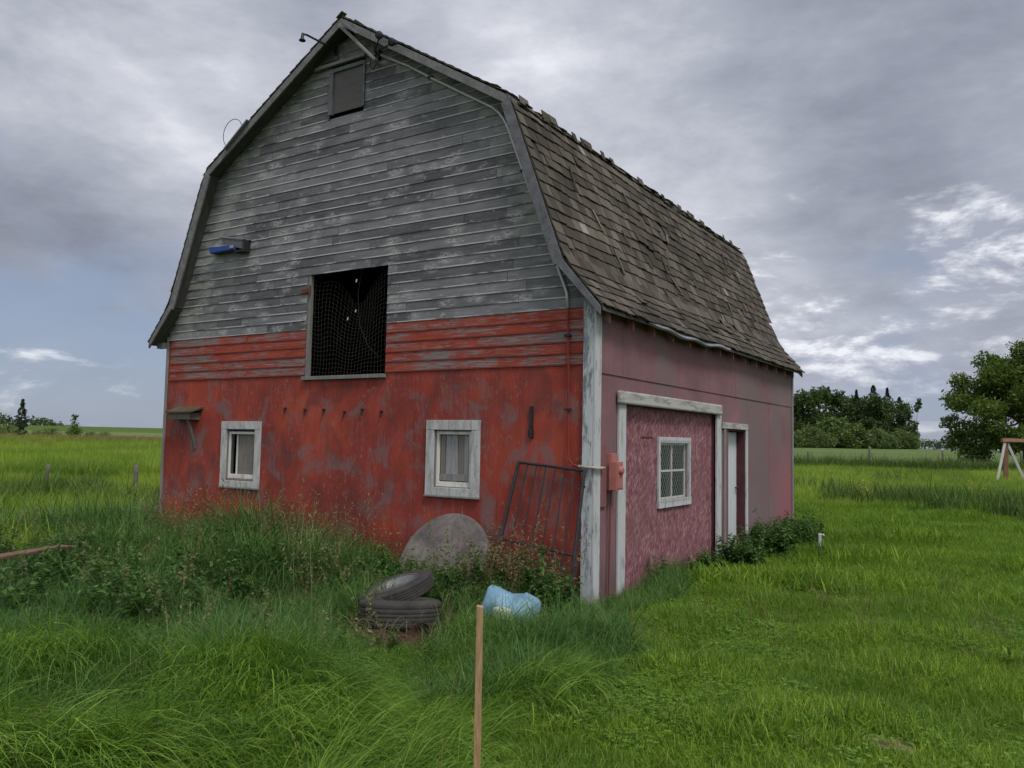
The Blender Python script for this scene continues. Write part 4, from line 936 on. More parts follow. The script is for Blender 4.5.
for hz_ in (.35, .65, .95, 1.2):
    pts = []
    ext = [(-17, 58.4, 0)] + FP + [(9, 71, 0)]
    for (a, b, h), (a2, b2, h2) in zip(ext[:-1], ext[1:]):
        for k in range(6): f = k / 6; X_, Y_ = a + (a2 - a) * f, b + (b2 - b) * f; pts.append((X_, Y_ - .09, float(terrain(X_, Y_)) + hz_ - .03 * math.sin(f * math.pi)))
    mb.tube(pts, .007, 4, cap=False)
o = mb.build('wire_fence', M['fence_wire'], None); tag(o, 'thin fence wires strung between posts along the crop field', 'wire fence')

# swing frame
sw = empty('swing_frame', (2.6, 36.3, float(terrain(2.6, 36.3))), label='timber swing frame with brown beam and whitish slanted legs at right edge', cat='swing frame')
def sbar(a, b, wd, nm, mt): 
    mb = MB(); mb.bar(a, b, wd, wd, (0, .3, 1) if abs(b[2] - a[2]) < .5 else (1, .2, 0)); q = mb.build(nm, mt, sw, bevel=.01)
sbar((0, 0, 2.12), (3.4, 2.2, 2.10), .17, 'beam', M['swing_brown'])
for ox, oy in ((.14, .09), (3.2, 2.07)):
    sbar((ox - .02, oy + .0, 2.03), (ox - .42, oy - .26 - .1, -.1), .11, 'leg', M['swing_white']); sbar((ox + .06, oy + .12, 2.03), (ox + .86, oy + .40, -.1), .11, 'leg', M['swing_white'])
    sbar((ox - .0, oy + .14, 2.03), (ox - .02, oy + .3, -.1), .19, 'post', M['swing_brown'])

# ------------------------------------------------------------------ foliage builders
def leaf_cloud(pts, size, rnd=.35, flat=.0):
    """one small kite-shaped quad per point"""
    n = len(pts); a = rng.normal(size=(n, 3)); a[:, 2] *= (1 - flat); a /= np.linalg.norm(a, axis=1, keepdims=True)
    b = rng.normal(size=(n, 3)); b -= a * (a * b).sum(1, keepdims=True); b /= np.linalg.norm(b, axis=1, keepdims=True)
    sz = size * (1 + rnd * rng.normal(size=(n, 1))).clip(.4, 2)
    v = np.stack([pts - a * sz, pts + b * sz * .45, pts + a * sz, pts - b * sz * .45], 1).reshape(-1, 3)
    return v, np.arange(n * 4).reshape(-1, 4)
def crown_pts(blobs, per, shell=.55):
    out = []; sh = []
    for (cx, cy, cz, r, rz) in blobs:
        n = int(per * r * r); d = rng.normal(size=(n, 3)); d /= np.linalg.norm(d, axis=1, keepdims=True)
        rad = (shell + (1 - shell) * rng.random((n, 1)) ** .7) * (1 + .22 * np.sin(d[:, :1] * 5 + cx) * np.sin(d[:, 2:] * 4 + cz) + .12 * rng.normal(size=(n, 1)))
        p = d * rad * np.array([r, r, rz]) + np.array([cx, cy, cz]); out.append(p); sh.append(np.full(n, rng.random()))
    return np.vstack(out), np.concatenate(sh)
def crown_mesh(name, blobs, per, size, mat, shell=.55):
    p, sh = crown_pts(blobs, per, shell); v, f = leaf_cloud(p, size)
    r = np.clip(.25 + .35 * sh + .4 * rng.random(len(p)), 0, 1); c = np.repeat(np.stack([r, rng.random(len(p)), np.zeros(len(p))], 1), 4, 0)
    return npmesh(name, v, f, c, mat)
def link(name, me, parent=None, loc=(0, 0, 0)):
    o = bpy.data.objects.new(name, me); COL.objects.link(o); o.location = loc
    if parent: o.parent = parent
    return o
def trunk_mb(h, r, limbs, seed=0):
    rd = random.Random(seed); mb = MB(); pts = [(rd.uniform(-.05, .05) * k * h * .08, rd.uniform(-.05, .05) * k * h * .08, -.3 + (h + .3) * k / 6) for k in range(7)]
    mb.tube(pts, [r * (1.25 if k == 0 else 1 - .11 * k) for k in range(7)], 9)
    for L_e in limbs:
        s = Vector(pts[3 + rd.randint(0, 3)]); e_ = Vector(L_e); mid = s.lerp(e_, .5) + Vector((0, 0, -.08 * (e_ - s).length)); mb.tube([s, mid, e_], [r * .42, r * .26, r * .09], 6)
    return mb

# big leafy tree at the right edge
bx, by = 3.2, 79.6; bz = float(terrain(bx, by))
rd = random.Random(5); blobs = []
for k in range(46):
    a = rd.uniform(0, 2 * math.pi); u = rd.random() ** .5; zz_ = rd.uniform(.12, 1); rad = math.sin(min(1, zz_ * 1.12) * math.pi * .78 + .35)
    rr_ = rd.uniform(1.0, 1.9); blobs.append((math.cos(a) * 6.3 * u * max(.35, rad), math.sin(a) * 5.0 * u * max(.35, rad), 1.5 + zz_ * 8.9, rr_, rr_ * .72))
for k in range(16): blobs.append((rd.uniform(-3.5, 5.5), rd.uniform(-3, 3), rd.uniform(2.2, 9.5), rd.uniform(1.2, 1.9), rd.uniform(.9, 1.4)))
for b_ in ((-5.7, 0, 6.6, 1.1, .9), (-6.1, 1, 4.4, 1.0, .8), (-5.2, .5, 8.6, 1.0, .8), (-5.6, 0, 2.6, 1.2, 1.0), (-4.2, -1, 1.5, 1.4, 1.1), (-2.8, 0, 10.3, 1.3, 1.0), (.3, 0, 11.4, 1.6, 1.1), (3, 0, 11.3, 1.6, 1.0), (-3.6, 0, 1.0, 1.1, .9)): blobs.append(b_)
bt = empty('leafy_tree', (bx, by, bz), 0, label='big broad leafy tree at the right edge behind the fence', cat='tree')
bt.scale = (1, 1, .94)
link('crown', crown_mesh('crown', blobs, 520, .145, M['crown'], .35), bt)
trunk_mb(6.0, .38, [(b[0] * .85, b[1] * .85, b[2]) for b in blobs[::3]], 3).build('trunk', M['bark'], bt, smooth=True)

# woods beyond the crop field
def decid(seed, w_, h_, mat, per=105, size=.30):
    rd = random.Random(seed); bl = []
    for k in range(22):
        a = rd.uniform(0, 6.28); zz_ = rd.uniform(0.08, 1); rad = math.sin(min(.97, zz_ * .9 + .12) * math.pi) ** .6; u = rd.random() ** .5; r = rd.uniform(.13, .24) * w_ * 2
        bl.append((math.cos(a) * w_ * u * rad, math.sin(a) * w_ * u * rad, h_ * (.08 + zz_ * .86), r, r * rd.uniform(.8, 1.3)))
    for k in range(8): a = rd.uniform(0, 6.28); bl.append((math.cos(a) * w_ * .55, math.sin(a) * w_ * .55, h_ * (.12 + .05 * k), w_ * .38, w_ * .42))
    return crown_mesh('crown', bl, per, size, mat, .4)
def spruce_mesh(seed, h_, w_, mat, n=2600, size=.3):
    r_ = np.random.default_rng(seed); t = r_.random(n) ** 1.35; z_ = .04 * h_ + t * h_ * .96; lay = np.sin(z_ / h_ * 46 + np.sin(z_ * 3) * 1.5) * .30 + .72
    rad = w_ * (1 - t) ** .7 * lay * (.25 + .75 * r_.random(n) ** .6) * (1 + .35 * np.sin(t * 9 + seed)) + .04; a = r_.random(n) * 6.283; a = a + .35 * np.sin(a * 5 + z_)
    p = np.stack([rad * np.cos(a), rad * np.sin(a), z_ - rad * .18], 1); v, f = leaf_cloud(p, size, .3, .6)
    c = np.repeat(np.stack([r_.random(n), t, np.zeros(n)], 1), 4, 0); return npmesh('crown', v, f, c, mat)
protos = []
TM = trunk_mb(8, .22, [(1.5, .5, 8), (-1.5, 1, 9), (.2, -1.6, 10), (.8, 1.2, 11)], 9)
def proto(nm, cm, tr=None):
    e_ = bpy.data.objects.new(nm, None); c_ = bpy.data.objects.new('crown', cm); t_ = bpy.data.objects.new('trunk', tr)
    return (e_, c_, t_)
tmesh = None
def trunk_data(h, r, limbs, seed):
    global COL
    o = trunk_mb(h, r, limbs, seed).build('trunk', M['dark_bark'], None, smooth=True); me_ = o.data; bpy.data.objects.remove(o); return me_
M['dark_bark'] = simple('dark_bark', (.03, .025, .02), .95)
TD = trunk_data(8, .22, [(1.5, .5, 8), (-1.5, 1, 9), (.2, -1.6, 10), (.8, 1.2, 11)], 9)
TS = trunk_data(9.5, .16, [], 4)
TSH = trunk_data(2.2, .10, [], 6)
DEC = [decid(11, 3.4, 11, M['crown_dark']), decid(12, 4.2, 10, M['crown_dark']), decid(13, 2.6, 12.5, M['crown_dark'])]
OPEN = crown_mesh('crown', [(random.uniform(-1.6, 1.6), random.uniform(-1.4, 1.4), 3.5 + k * .85, random.uniform(.5, 1.15), random.uniform(.5, .9)) for k in range(13)], 90, .34, M['crown_dark'], .3)
SHR = [decid(21, 3.2, 5, M['crown_light'], 110, .27), decid(22, 4.2, 4.2, M['crown_light'], 100, .27)]
SPR = [spruce_mesh(31, 12, 3.0, M['spruce'], 3600, .20), spruce_mesh(32, 12.5, 2.6, M['spruce'], 3200, .20)]
# tall trees: bearing, distance, kind, height scale
woods = []
prof = [(795, .78), (803, .82), (812, .88), (822, .97), (831, 1.0), (840, .93), (849, .90), (858, .88), (866, .86), (876, 1.0), (887, 1.0), (897, .9), (906, .85), (914, .75)]
rd = random.Random(44)
tall_lab = []
def tree_copy(crown_me, trunk_me, x_, y_, s, name, label, cat, group, sz=None):
    e_ = empty(name, (x_, y_, float(terrain(x_, y_)) - .1), rd.uniform(0, 6.28), label=label, cat=cat, group=group); sz = sz or s
    e_.scale = (sz, sz, s); link('crown', crown_me, e_); link('trunk', trunk_me, e_); return e_
WL_ = 'dark green tree in the dense wood beyond the crop field'
for u, k in [(790, 1.12), (797, 1.08), (804, 1.16), (812, 1.22), (823, 1.32), (835, 1.26), (846, 1.18), (854, 1.12), (863, 1.2), (871, 1.15), (881, 1.15), (893, 1.02), (903, .98), (780, 1.), (770, 1.)]:
    x_, y_ = wood_at(u, 205 + rd.uniform(-6, 14)); tree_copy(DEC[rd.randint(0, 2)], TD, x_, y_, k * 1.02, 'wood_tree', WL_, 'tree', 'leafy trees of the far wood')
for u, k, lb in [(829, 1.14, 'pointed dark tree rising at the wood crest left of centre'), (857, 1.08, 'slim conifer in the middle of the far wood'), (874, 1.22, 'tall spiky conifer, left of the pair rising above the far wood'), (888, 1.15, 'tall spiky conifer, right of the pair rising above the far wood'), (900, 1.02, 'shorter conifer behind the right end of the far wood')]:
    x_, y_ = wood_at(u, 203 + rd.uniform(0, 8)); tree_copy(SPR[rd.randint(0, 1)], TS, x_, y_, k * 1.10, 'conifer', lb, 'conifer', 'conifers of the far wood')
x_, y_ = wood_at(915, 196); tree_copy(OPEN, TD, x_, y_, .86, 'wood_tree', 'thin open-crowned tree standing apart at the right end of the wood', 'tree', None)
SL_ = 'low rounded pale green shrub along the front of the far wood'
for u, k, s in [(798, .75, 0), (811, 1.0, 1), (822, .7, 1), (836, 1.45, 0), (848, .85, 1), (857, 1.15, 0), (868, .7, 1), (878, .95, 1), (889, .6, 0), (900, .9, 1), (909, .6, 0), (786, .8, 1), (842, .6, 1), (830, .55, 0)]:
    x_, y_ = wood_at(u, 184 + rd.uniform(-4, 10)); tree_copy(SHR[s], TSH, x_, y_, k * .92, 'shrub', SL_, 'shrub', 'shrubs fronting the far wood', k * 1.0)
# far tree lines as one mass each
def far_wood(nm, lab, specs):
    bl = []
    for (u, dpt, h) in specs:
        x_, y_ = wood_at(u, dpt); z_ = float(terrain(x_, y_)); bl.append((x_, y_, z_ + h * .45, h * .55, h * .55))
    cm = crown_mesh(nm, bl, 9, .75, M['crown_dark'], .3); o = link(nm, cm); tag(o, lab, 'woods', None, 'stuff')
far_wood('distant_woods', 'dark strip of distant trees on the horizon left of the barn', [(u, 350 + random.uniform(-10, 20), hh_) for u, hh_ in [(-40, 6.4), (-28, 6.6), (-18, 6.2), (-8, 6.4), (0, 6.2), (4, 5.2), (9, 4.4), (14, 3.6), (19, 3.2), (24, 3.8), (29, 4.3), (33, 4.6), (37, 4.9), (41, 4.6), (45, 4.2), (48, 3.9), (52, 3.3), (55, 2.8), (59, 2.3), (62, 2.3), (65, 2.0)]])
far_wood('distant_woods', 'thin dark strip of distant trees on the horizon right of the wood', [(u, 620 + random.uniform(-10, 20), 7 + 2 * random.random()) for u in range(918, 1100, 5)])
# spruce and bushes of the left pasture
def place(u, dpt): 
    x_, y_ = wood_at(u, dpt); return x_, y_
x_, y_ = place(20, 94); SP2 = spruce_mesh(41, 4.3, 1.05, M['spruce'], 1500, .13)
e_ = empty('young_spruce', (x_, y_, float(terrain(x_, y_)) - .1), label='dark young spruce standing in the brush at far left', cat='spruce'); link('crown', SP2, e_); MBt = MB(); MBt.tube([(0, 0, 0), (0, 0, 4.0)], [.07, .01], 6); MBt.build('trunk', M['bark'], e_)
x_, y_ = place(73, 92); YT = crown_mesh('crown', [(0, 0, .6, .85, .6), (.6, 0, .7, .7, .5), (-.6, .2, .6, .75, .5), (.1, 0, 1.3, .6, .5), (-.1, 0, 1.9, .42, .4), (.2, 0, 2.35, .4, .3), (-.25, 0, 2.5, .25, .25)], 500, .10, M['crown'], .3)
e_ = empty('young_tree', (x_, y_, float(terrain(x_, y_)) - .1), label='small green young tree right of the spruce in far left pasture', cat='tree'); link('crown', YT, e_); MBt = MB(); MBt.tube([(0, 0, 0), (.05, 0, 2.6)], [.05, .01], 6); MBt.build('trunk', M['bark'], e_)
BU = crown_mesh('pasture_bush', [(-.9, 0, .5, .8, .55), (0, 0, .7, .9, .65), (.9, .3, .5, .8, .5), (.2, .5, 1.0, .5, .4)], 330, .10, M['crown_light'], .3)
for u, dpt, s, lb in [(4, 93, 1.1, 'olive bush left of the young spruce'), (36, 94, .6, 'small bush just right of the young spruce'), (49, 93, .85, 'olive bush between the spruce and the small green tree'), (89, 93, .6, 'low bush right of the small green tree'), (103, 93, .6, 'tiny low shrub in the brown grass toward the barn')]:
    x_, y_ = place(u, dpt); o = link('pasture_bush', BU, None, (x_, y_, float(terrain(x_, y_)) - .1)); o.scale = (s, s, s); tag(o, lb, 'bush', 'bushes in the left pasture')

# ------------------------------------------------------------------ bare soil spots in the lawn
BARE = [(2.63, -1.13, .10), (3.18, -2.73, .13), (1.59, -1.44, .06)]
M['soil'] = simple('bare_soil', (.17, .125, .08), .95, .4, 14)
for bx_, by_, br_ in BARE:
    mb = MB(); ps = []
    for k in range(26):
        a_ = k / 26 * 6.283; rr_ = br_ * (1 + .22 * math.sin(a_ * 3 + bx_) + .12 * math.sin(a_ * 7)); px_, py_ = bx_ + rr_ * 1.3 * math.cos(a_), by_ + rr_ * math.sin(a_); ps.append((px_, py_, float(terrain(px_, py_)) + .012))
    mb.face(ps); tag(mb.build('bare_soil', M['soil'], None), 'bare soil spot in the lawn', None, None, 'structure')
# ------------------------------------------------------------------ grass
def blades(n, radius, length, lean0, bend, width, segs, dirbias=None, dry=.06, lvar=.3, spread_dir=1.0, kmin=.05):
    """tuft of n curved tapering blades -> verts, quads, cols"""
    a = rng.random(n) * 6.283; r = radius * np.sqrt(rng.random(n)); bx_, by_ = r * np.cos(a), r * np.sin(a)
    ph = rng.random(n) * 6.283
    if dirbias is not None: ph = dirbias + rng.normal(size=n) * spread_dir
    Ln = length * np.clip(1 + lvar * rng.normal(size=n), .35, 1.8); th0 = np.abs(lean0 * rng.normal(size=n)); k = bend * np.clip(1 + .5 * rng.normal(size=n), kmin, 1.7); wd = width * np.clip(1 + .3 * rng.normal(size=n), .5, 1.8)
    ca, sa = np.cos(ph), np.sin(ph); tw = ph + np.pi / 2 + rng.normal(size=n) * .5; cw, sw_ = np.cos(tw), np.sin(tw)
    V = []; C = []; x_ = bx_.copy(); y_ = by_.copy(); z_ = np.full(n, -.02); R1 = rng.random(n); DR = (rng.random(n) < dry).astype(float) * (.4 + .6 * rng.random(n))
    for s in range(segs + 1):
        t = s / segs; wv = wd * (1 - t ** 1.8) * .5 * (.55 + .45 * min(1, t * 3)) + .0003
        V.append(np.stack([x_ - cw * wv, y_ - sw_ * wv, z_], 1)); V.append(np.stack([x_ + cw * wv, y_ + sw_ * wv, z_], 1))
        cc_ = np.stack([R1, np.full(n, t), DR], 1); C += [cc_, cc_]
        th = th0 + k * (t + .5 / segs) ** 1.3; dl = Ln / segs; x_ = x_ + np.sin(th) * ca * dl; y_ = y_ + np.sin(th) * sa * dl; z_ = z_ + np.cos(th) * dl
    V = np.stack(V, 1).reshape(-1, 3); C = np.stack(C, 1).reshape(-1, 3); nv = 2 * (segs + 1); base = np.arange(n)[:, None] * nv
    f = np.concatenate([np.stack([base[:, 0] + 2 * s, base[:, 0] + 2 * s + 1, base[:, 0] + 2 * s + 3, base[:, 0] + 2 * s + 2], 1) for s in range(segs)])
    V[:, 2] = np.maximum(V[:, 2], -.05)
    return V, f, C
def merge(parts):
    V, Fs, C, b = [], [], [], 0
    for v, f, c in parts: V.append(v); Fs.append(f + b); C.append(c); b += len(v)
    return np.vstack(V), np.vstack(Fs), np.vstack(C)
def stalk(n, radius, h, mat_dry=1.):
    """grass stems with drooping panicles"""
    v, f, c = blades(n, radius, h, .10, .35, .0035, 5, dry=0); c[:, 2] = .55
    parts = [(v, f, c)]; tips = v.reshape(n, 12, 3)
    for q in range(n):
        tip = tips[q, 10]; pre = tips[q, 7]
        m_ = 26; t = rng.random(m_); p = pre + (tip - pre) * t[:, None] + rng.normal(size=(m_, 3)) * np.array([.012, .012, .012]); p[:, 2] -= .01
        lv, lf = leaf_cloud(p, .015, .35); lc = np.repeat(np.stack([rng.random(m_), t, np.full(m_, 1.0) * rng.uniform(.5, 1)], 1), 4, 0); parts.append((lv, lf, lc))
    return merge(parts)
def weed_plant(n_st, h, radius, leaf, per):
    parts = []
    v, f, c = blades(n_st, radius, h, .16, .3, .006, 5, dry=0); parts.append((v, f, c)); st = v.reshape(n_st, 12, 3)
    for q in range(n_st):
        ks = rng.random(per) * .85 + .15; idx = np.clip((ks * 5).astype(int), 0, 4); fr = ks * 5 - idx; base = st[q, idx * 2] * (1 - fr[:, None]) + st[q, idx * 2 + 2] * fr[:, None]
        a = rng.random(per) * 6.283; d = np.stack([np.cos(a), np.sin(a), .25 + .3 * rng.normal(size=per)], 1); sz = leaf * (.6 + .6 * rng.random(per)) * (1.15 - .6 * ks)
        side = np.stack([-np.sin(a), np.cos(a), .3 * rng.normal(size=per)], 1)
        tip = base + d * sz[:, None]; tip[:, 2] -= sz * .35; mid = base + d * sz[:, None] * .5
        V = np.stack([base, mid + side * sz[:, None] * .26, tip, mid - side * sz[:, None] * .26], 1).reshape(-1, 3)
        parts.append((V, np.arange(per * 4).reshape(-1, 4), np.repeat(np.stack([rng.random(per), ks, np.zeros(per)], 1), 4, 0)))
    return merge(parts)
def collection_of(name, gens, mat):
    c = bpy.data.collections.new(name)
    for k, g_ in enumerate(gens):
        v, f, cc_ = g_; me_ = npmesh(name, v, f, cc_, mat); o = bpy.data.objects.new('%s_tuft_%02d' % (name, k), me_); c.objects.link(o)
    return c
def scatter(name, label, cat, pts, rot, scl, coll, ncol, kind='stuff'):
    """pts (n,3); rot (n,3); scl (n,3): points mesh whose tufts are instanced by geometry nodes"""
    me_ = bpy.data.meshes.new(name); me_.vertices.add(len(pts)); me_.vertices.foreach_set('co', pts.astype(np.float32).ravel())
    for nm, arr in (('rot', rot), ('scl', scl)):
        at_ = me_.attributes.new(nm, 'FLOAT_VECTOR', 'POINT'); at_.data.foreach_set('vector', arr.astype(np.float32).ravel())
    at_ = me_.attributes.new('idx', 'INT', 'POINT'); at_.data.foreach_set('value', rng.integers(0, ncol, len(pts)).astype(np.int32)); me_.update()
    o = bpy.data.objects.new(name, me_); COL.objects.link(o); tag(o, label, cat, None, kind)
    ng = bpy.data.node_groups.new(name, 'GeometryNodeTree'); ng.interface.new_socket('Geometry', in_out='INPUT', socket_type='NodeSocketGeometry'); ng.interface.new_socket('Geometry', in_out='OUTPUT', socket_type='NodeSocketGeometry')
    N = ng.nodes; gi = N.new('NodeGroupInput'); goo = N.new('NodeGroupOutput'); ip = N.new('GeometryNodeInstanceOnPoints'); ci = N.new('GeometryNodeCollectionInfo')
    ci.inputs['Collection'].default_value = coll; ci.inputs['Separate Children'].default_value = True; ci.inputs['Reset Children'].default_value = True
    def na(nm, ty): q = N.new('GeometryNodeInputNamedAttribute'); q.data_type = ty; q.inputs['Name'].default_value = nm; return q.outputs['Attribute']
    Lk = ng.links.new; Lk(gi.outputs[0], ip.inputs['Points']); Lk(ci.outputs[0], ip.inputs['Instance']); ip.inputs['Pick Instance'].default_value = True
    Lk(na('idx', 'INT'), ip.inputs['Instance Index']); Lk(na('rot', 'FLOAT_VECTOR'), ip.inputs['Rotation']); Lk(na('scl', 'FLOAT_VECTOR'), ip.inputs['Scale']); Lk(ip.outputs[0], goo.inputs[0])
    md = o.modifiers.new('tufts', 'NODES'); md.node_group = ng; return o
def sample(n, d0, d1, a0, a1, power=2.0):
    """random ground points: distance d0..d1 from the camera, bearing a0..a1 degrees off the view axis"""
    D = (d0 ** power + (d1 ** power - d0 ** power) * rng.random(n)) ** (1 / power); a = np.radians(a0 + (a1 - a0) * rng.random(n))
    x_ = C2[0] + D * (F2[0] * np.cos(a) + R2[0] * np.sin(a)); y_ = C2[1] + D * (F2[1] * np.cos(a) + R2[1] * np.sin(a)); return x_, y_, D, np.degrees(a)
def free(x_, y_, m=.03):
    inb = (x_ > -W - m) & (x_ < m) & (y_ > -m) & (y_ < L + m)
    # nothing grows far behind the building where neither this nor a neighbouring view can see it
    dx, dy = x_ - C2[0], y_ - C2[1]; bd = np.degrees(np.arctan2(dx * R2[0] + dy * R2[1], dx * F2[0] + dy * F2[1]))
    hid = (y_ > 2) & (x_ < -1.0) & (bd > -20) & (bd < 13)
    return ~(inb | hid)
def lawn_side(x_, y_):
    """>0 on the mown side: boundary runs from the camera's feet to the barn's near corner and on along the wall"""
    b = np.where(y_ < -.2, 1.55 + (y_ + 4.4) * (-.19) + .22 * np.sin(y_ * 2.1), np.where(y_ < 3, .62 + .1 * np.sin(y_ * 3), .75 + (np.clip(y_, 3, 30) - 3) * .0))
    return x_ - b
def put(name, label, cat, x_, y_, mask, coll, ncol, s0, s1, zs=None, tilt=.08, rz=None):
    x_, y_ = x_[mask], y_[mask]; n = len(x_); sc = s0 + (s1 - s0) * rng.random(n)
    if zs is not None: sc = sc * zs[mask]
    rot = np.stack([rng.normal(size=n) * tilt, rng.normal(size=n) * tilt, rng.random(n) * 6.283 if rz is None else rz[mask] + rng.normal(size=n) * .4], 1)
    return scatter(name, label, cat, np.stack([x_, y_, terrain(x_, y_)], 1), rot, np.stack([sc, sc, sc * (.85 + .3 * rng.random(n))], 1), coll, ncol)

c_lawn = collection_of('lawn', [blades(60, .10, .082, .55, 1.2, .0052, 3, dry=.04, lvar=.5) for _ in range(8)], M['lawn'])
c_lawnf = collection_of('lawn_far', [blades(60, .18, .10, .5, .9, .009, 2, dry=.03, lvar=.45) for _ in range(5)], M['lawn'])
c_long = collection_of('long', [blades(44, .11, .56, .30, 2.5, .0074, 7, dirbias=0, spread_dir=.55, dry=.012, kmin=.55, lvar=.22) for _ in range(8)], M['long'])
c_tall = collection_of('tall', [blades(34, .13, .70, .25, 1.9, .0105, 7, dry=.06, kmin=.35, lvar=.22) for _ in range(7)], M['tall'])
c_mead = collection_of('meadow', [blades(60, .24, .36, .35, .9, .010, 3, dry=.10) for _ in range(6)], M['meadow'])
c_dry = collection_of('dry_meadow', [blades(34, .22, .42, .30, .8, .022, 3, dry=.2) for _ in range(4)], M['dry_meadow'])
c_brush = collection_of('brush', [blades(40, .28, .62, .28, .7, .024, 3, dry=.06) for _ in range(5)], M['brush'])
c_stalk = collection_of('stalks', [stalk(7, .10, .85) for _ in range(5)], M['seedhead'])
c_weed = collection_of('weeds', [weed_plant(5, .42, .10, .10, 26) for _ in range(5)], M['weed'])

# lawn, near
x_, y_, D, a = sample(25000, 2.9, 10.5, -14, 42); ok = free(x_, y_) & (lawn_side(x_, y_) > -.05 + .18 * rng.normal(size=len(x_)))
bare = np.zeros(len(x_), bool)
for bx_, by_, br_ in BARE: bare |= ((x_ - bx_) ** 2 + (y_ - by_) ** 2 < (br_ * 1.5) ** 2) & (rng.random(len(x_)) < .98)
put('lawn_grass', 'short bright green lawn grass in the right foreground', 'grass', x_, y_, ok & ~bare, c_lawn, 8, .7, 1.15, .55 + .75 * vnoise(x_, y_, 2.3, 2) ** 1.5 + .25 * vnoise(x_, y_, 7, 5))
x_, y_, D, a = sample(21000, 10, 27, 4, 42); ok = free(x_, y_)
put('lawn_grass', 'short green grass farther out on the right', 'grass', x_, y_, ok, c_lawnf, 5, .8, 1.4, .6 + 1.3 * vnoise(x_, y_, 1.1, 4) ** 2)
# clover and broad-leaved weeds through the lawn
def clover(n):
    v, f, c = blades(n, .13, .07, .3, .5, .002, 2, dry=0); st = v.reshape(n, 6, 3); P = []
    for q in range(n):
        tip = st[q, 4]
        for j in range(3):
            a = j * 2.09 + q; d = np.array([math.cos(a), math.sin(a), .15]); sd2 = np.array([-math.sin(a), math.cos(a), 0]); P.append([tip, tip + d * .011 + sd2 * .009, tip + d * .021, tip + d * .011 - sd2 * .009])
    V = np.array(P).reshape(-1, 3); m_ = len(P); return merge([(v, f, c), (V, np.arange(m_ * 4).reshape(-1, 4), np.repeat(np.stack([rng.random(m_), np.full(m_, .3), np.zeros(m_)], 1), 4, 0))])
def rosette(n, L_):
    v, f, c = blades(n, .012, L_, .75, .7, L_ * .26, 4, dry=0, lvar=.2); return v, f, c
M['clover'] = leafy('clover_leaf', [(.1, (.060, .130, .018)), (.5, (.125, .235, .028)), (.9, (.20, .33, .045))], trans=.35)
c_clov = collection_of('clover', [clover(46) for _ in range(4)], M['clover'])
c_ros = collection_of('rosette', [rosette(9, .15), rosette(11, .12), rosette(8, .18), rosette(12, .13)], M['clover'])
x_, y_, D, a = sample(5200, 2.9, 12, -14, 42); ok = free(x_, y_) & (lawn_side(x_, y_) > 0) & (vnoise(x_, y_, 1.2, 21) + .15 * rng.normal(size=len(x_)) > .62)
put('clover_patches', 'clover growing through the lawn', 'clover', x_, y_, ok, c_clov, 4, .6, 1.0)
x_, y_, D, a = sample(900, 2.9, 14, -14, 42); ok = free(x_, y_) & (lawn_side(x_, y_) > 0)
put('lawn_weeds', 'broad-leaved weeds scattered in the lawn', 'weeds', x_, y_, ok & (D > 4.6) & (rng.random(len(x_)) < .6), c_ros, 4, .35, .7)
c_straw = collection_of('straw', [blades(16, .14, .32, .9, .6, .004, 4, dry=1.) for _ in range(3)], M['seedhead'])
x_, y_, D, a = sample(900, 2.9, 11, -42, 40)
put('dead_straw', 'dead straw lying through the green grass', 'straw', x_, y_, free(x_, y_) & (vnoise(x_, y_, .8, 31) > .42) & (rng.random(len(x_)) < np.where(lawn_side(x_, y_) > 0, .15, .3)), c_straw, 3, .6, 1.2)
# long arching grass, left foreground
x_, y_, D, a = sample(5600, 2.9, 6.9, -42, 12); ls = lawn_side(x_, y_); clear = (((x_ + .62) / .52) ** 2 + ((y_ + 2.50) / .46) ** 2 < 1)
ok = free(x_, y_, .1) & (ls < .1 * rng.normal(size=len(x_))) & ~clear
nr = sst(D, 4.2, 5.6)
put('long_grass', 'long bright green windblown grass in the left foreground', 'grass', x_, y_, ok & (rng.random(len(x_)) < 1 - .85 * sst(D, 5.2, 6.6)), c_long, 8, .65, 1.05, (.45 + .85 * vnoise(x_, y_, 1.9, 6)) * (1 - .5 * np.exp(-((x_ - .1) / 1.1) ** 2 - ((y_ + 2.9) / .9) ** 2)) * (1 - .6 * np.exp(-((x_ - 2.0) / .45) ** 2 - ((y_ + 4.9) / .6) ** 2)), rz=.15 + 2.2 * (vnoise(x_, y_, .7, 11) - .5))
# tall dark grass against the front wall and left
x_, y_, D, a = sample(12500, 5.0, 14.5, -44, 12); dw = -y_; ls = lawn_side(x_, y_)
clear = (((x_ + .62) / .52) ** 2 + ((y_ + 2.50) / .46) ** 2 < 1); hgt = (.44 - .20 * np.exp(-((x_ - .1) / .9) ** 2 - ((y_ + .3) / 1.0) ** 2)) + .40 * sst(-x_, 1.8, 3.6) * sst(y_, -3.4, -.8); hgt = hgt * (.55 + .9 * vnoise(x_, y_, 1.7, 8))
ok = free(x_, y_, .05) & (ls < .05) & ~clear & ~((x_ > -2.6) & (x_ < .3) & (y_ < -.0) & (y_ > -1.4) & (rng.random(len(x_)) < .45)) & ~((np.abs(x_ + .84) < .42) & (np.abs(y_ + 2.03) < .45))
ok &= ~((x_ > -2.3) & (x_ < .45) & (y_ < -1.2) & (y_ > -3.2) & (rng.random(len(x_)) < .35)); ok &= ~((x_ > -.45) & (x_ < .5) & (y_ > -2.5) & (y_ < -1.2) & (rng.random(len(x_)) < .62))
put('tall_grass', 'tall dark green grass growing against the red barn wall', 'grass', x_, y_, ok, c_tall, 7, .7, 1.15, hgt)
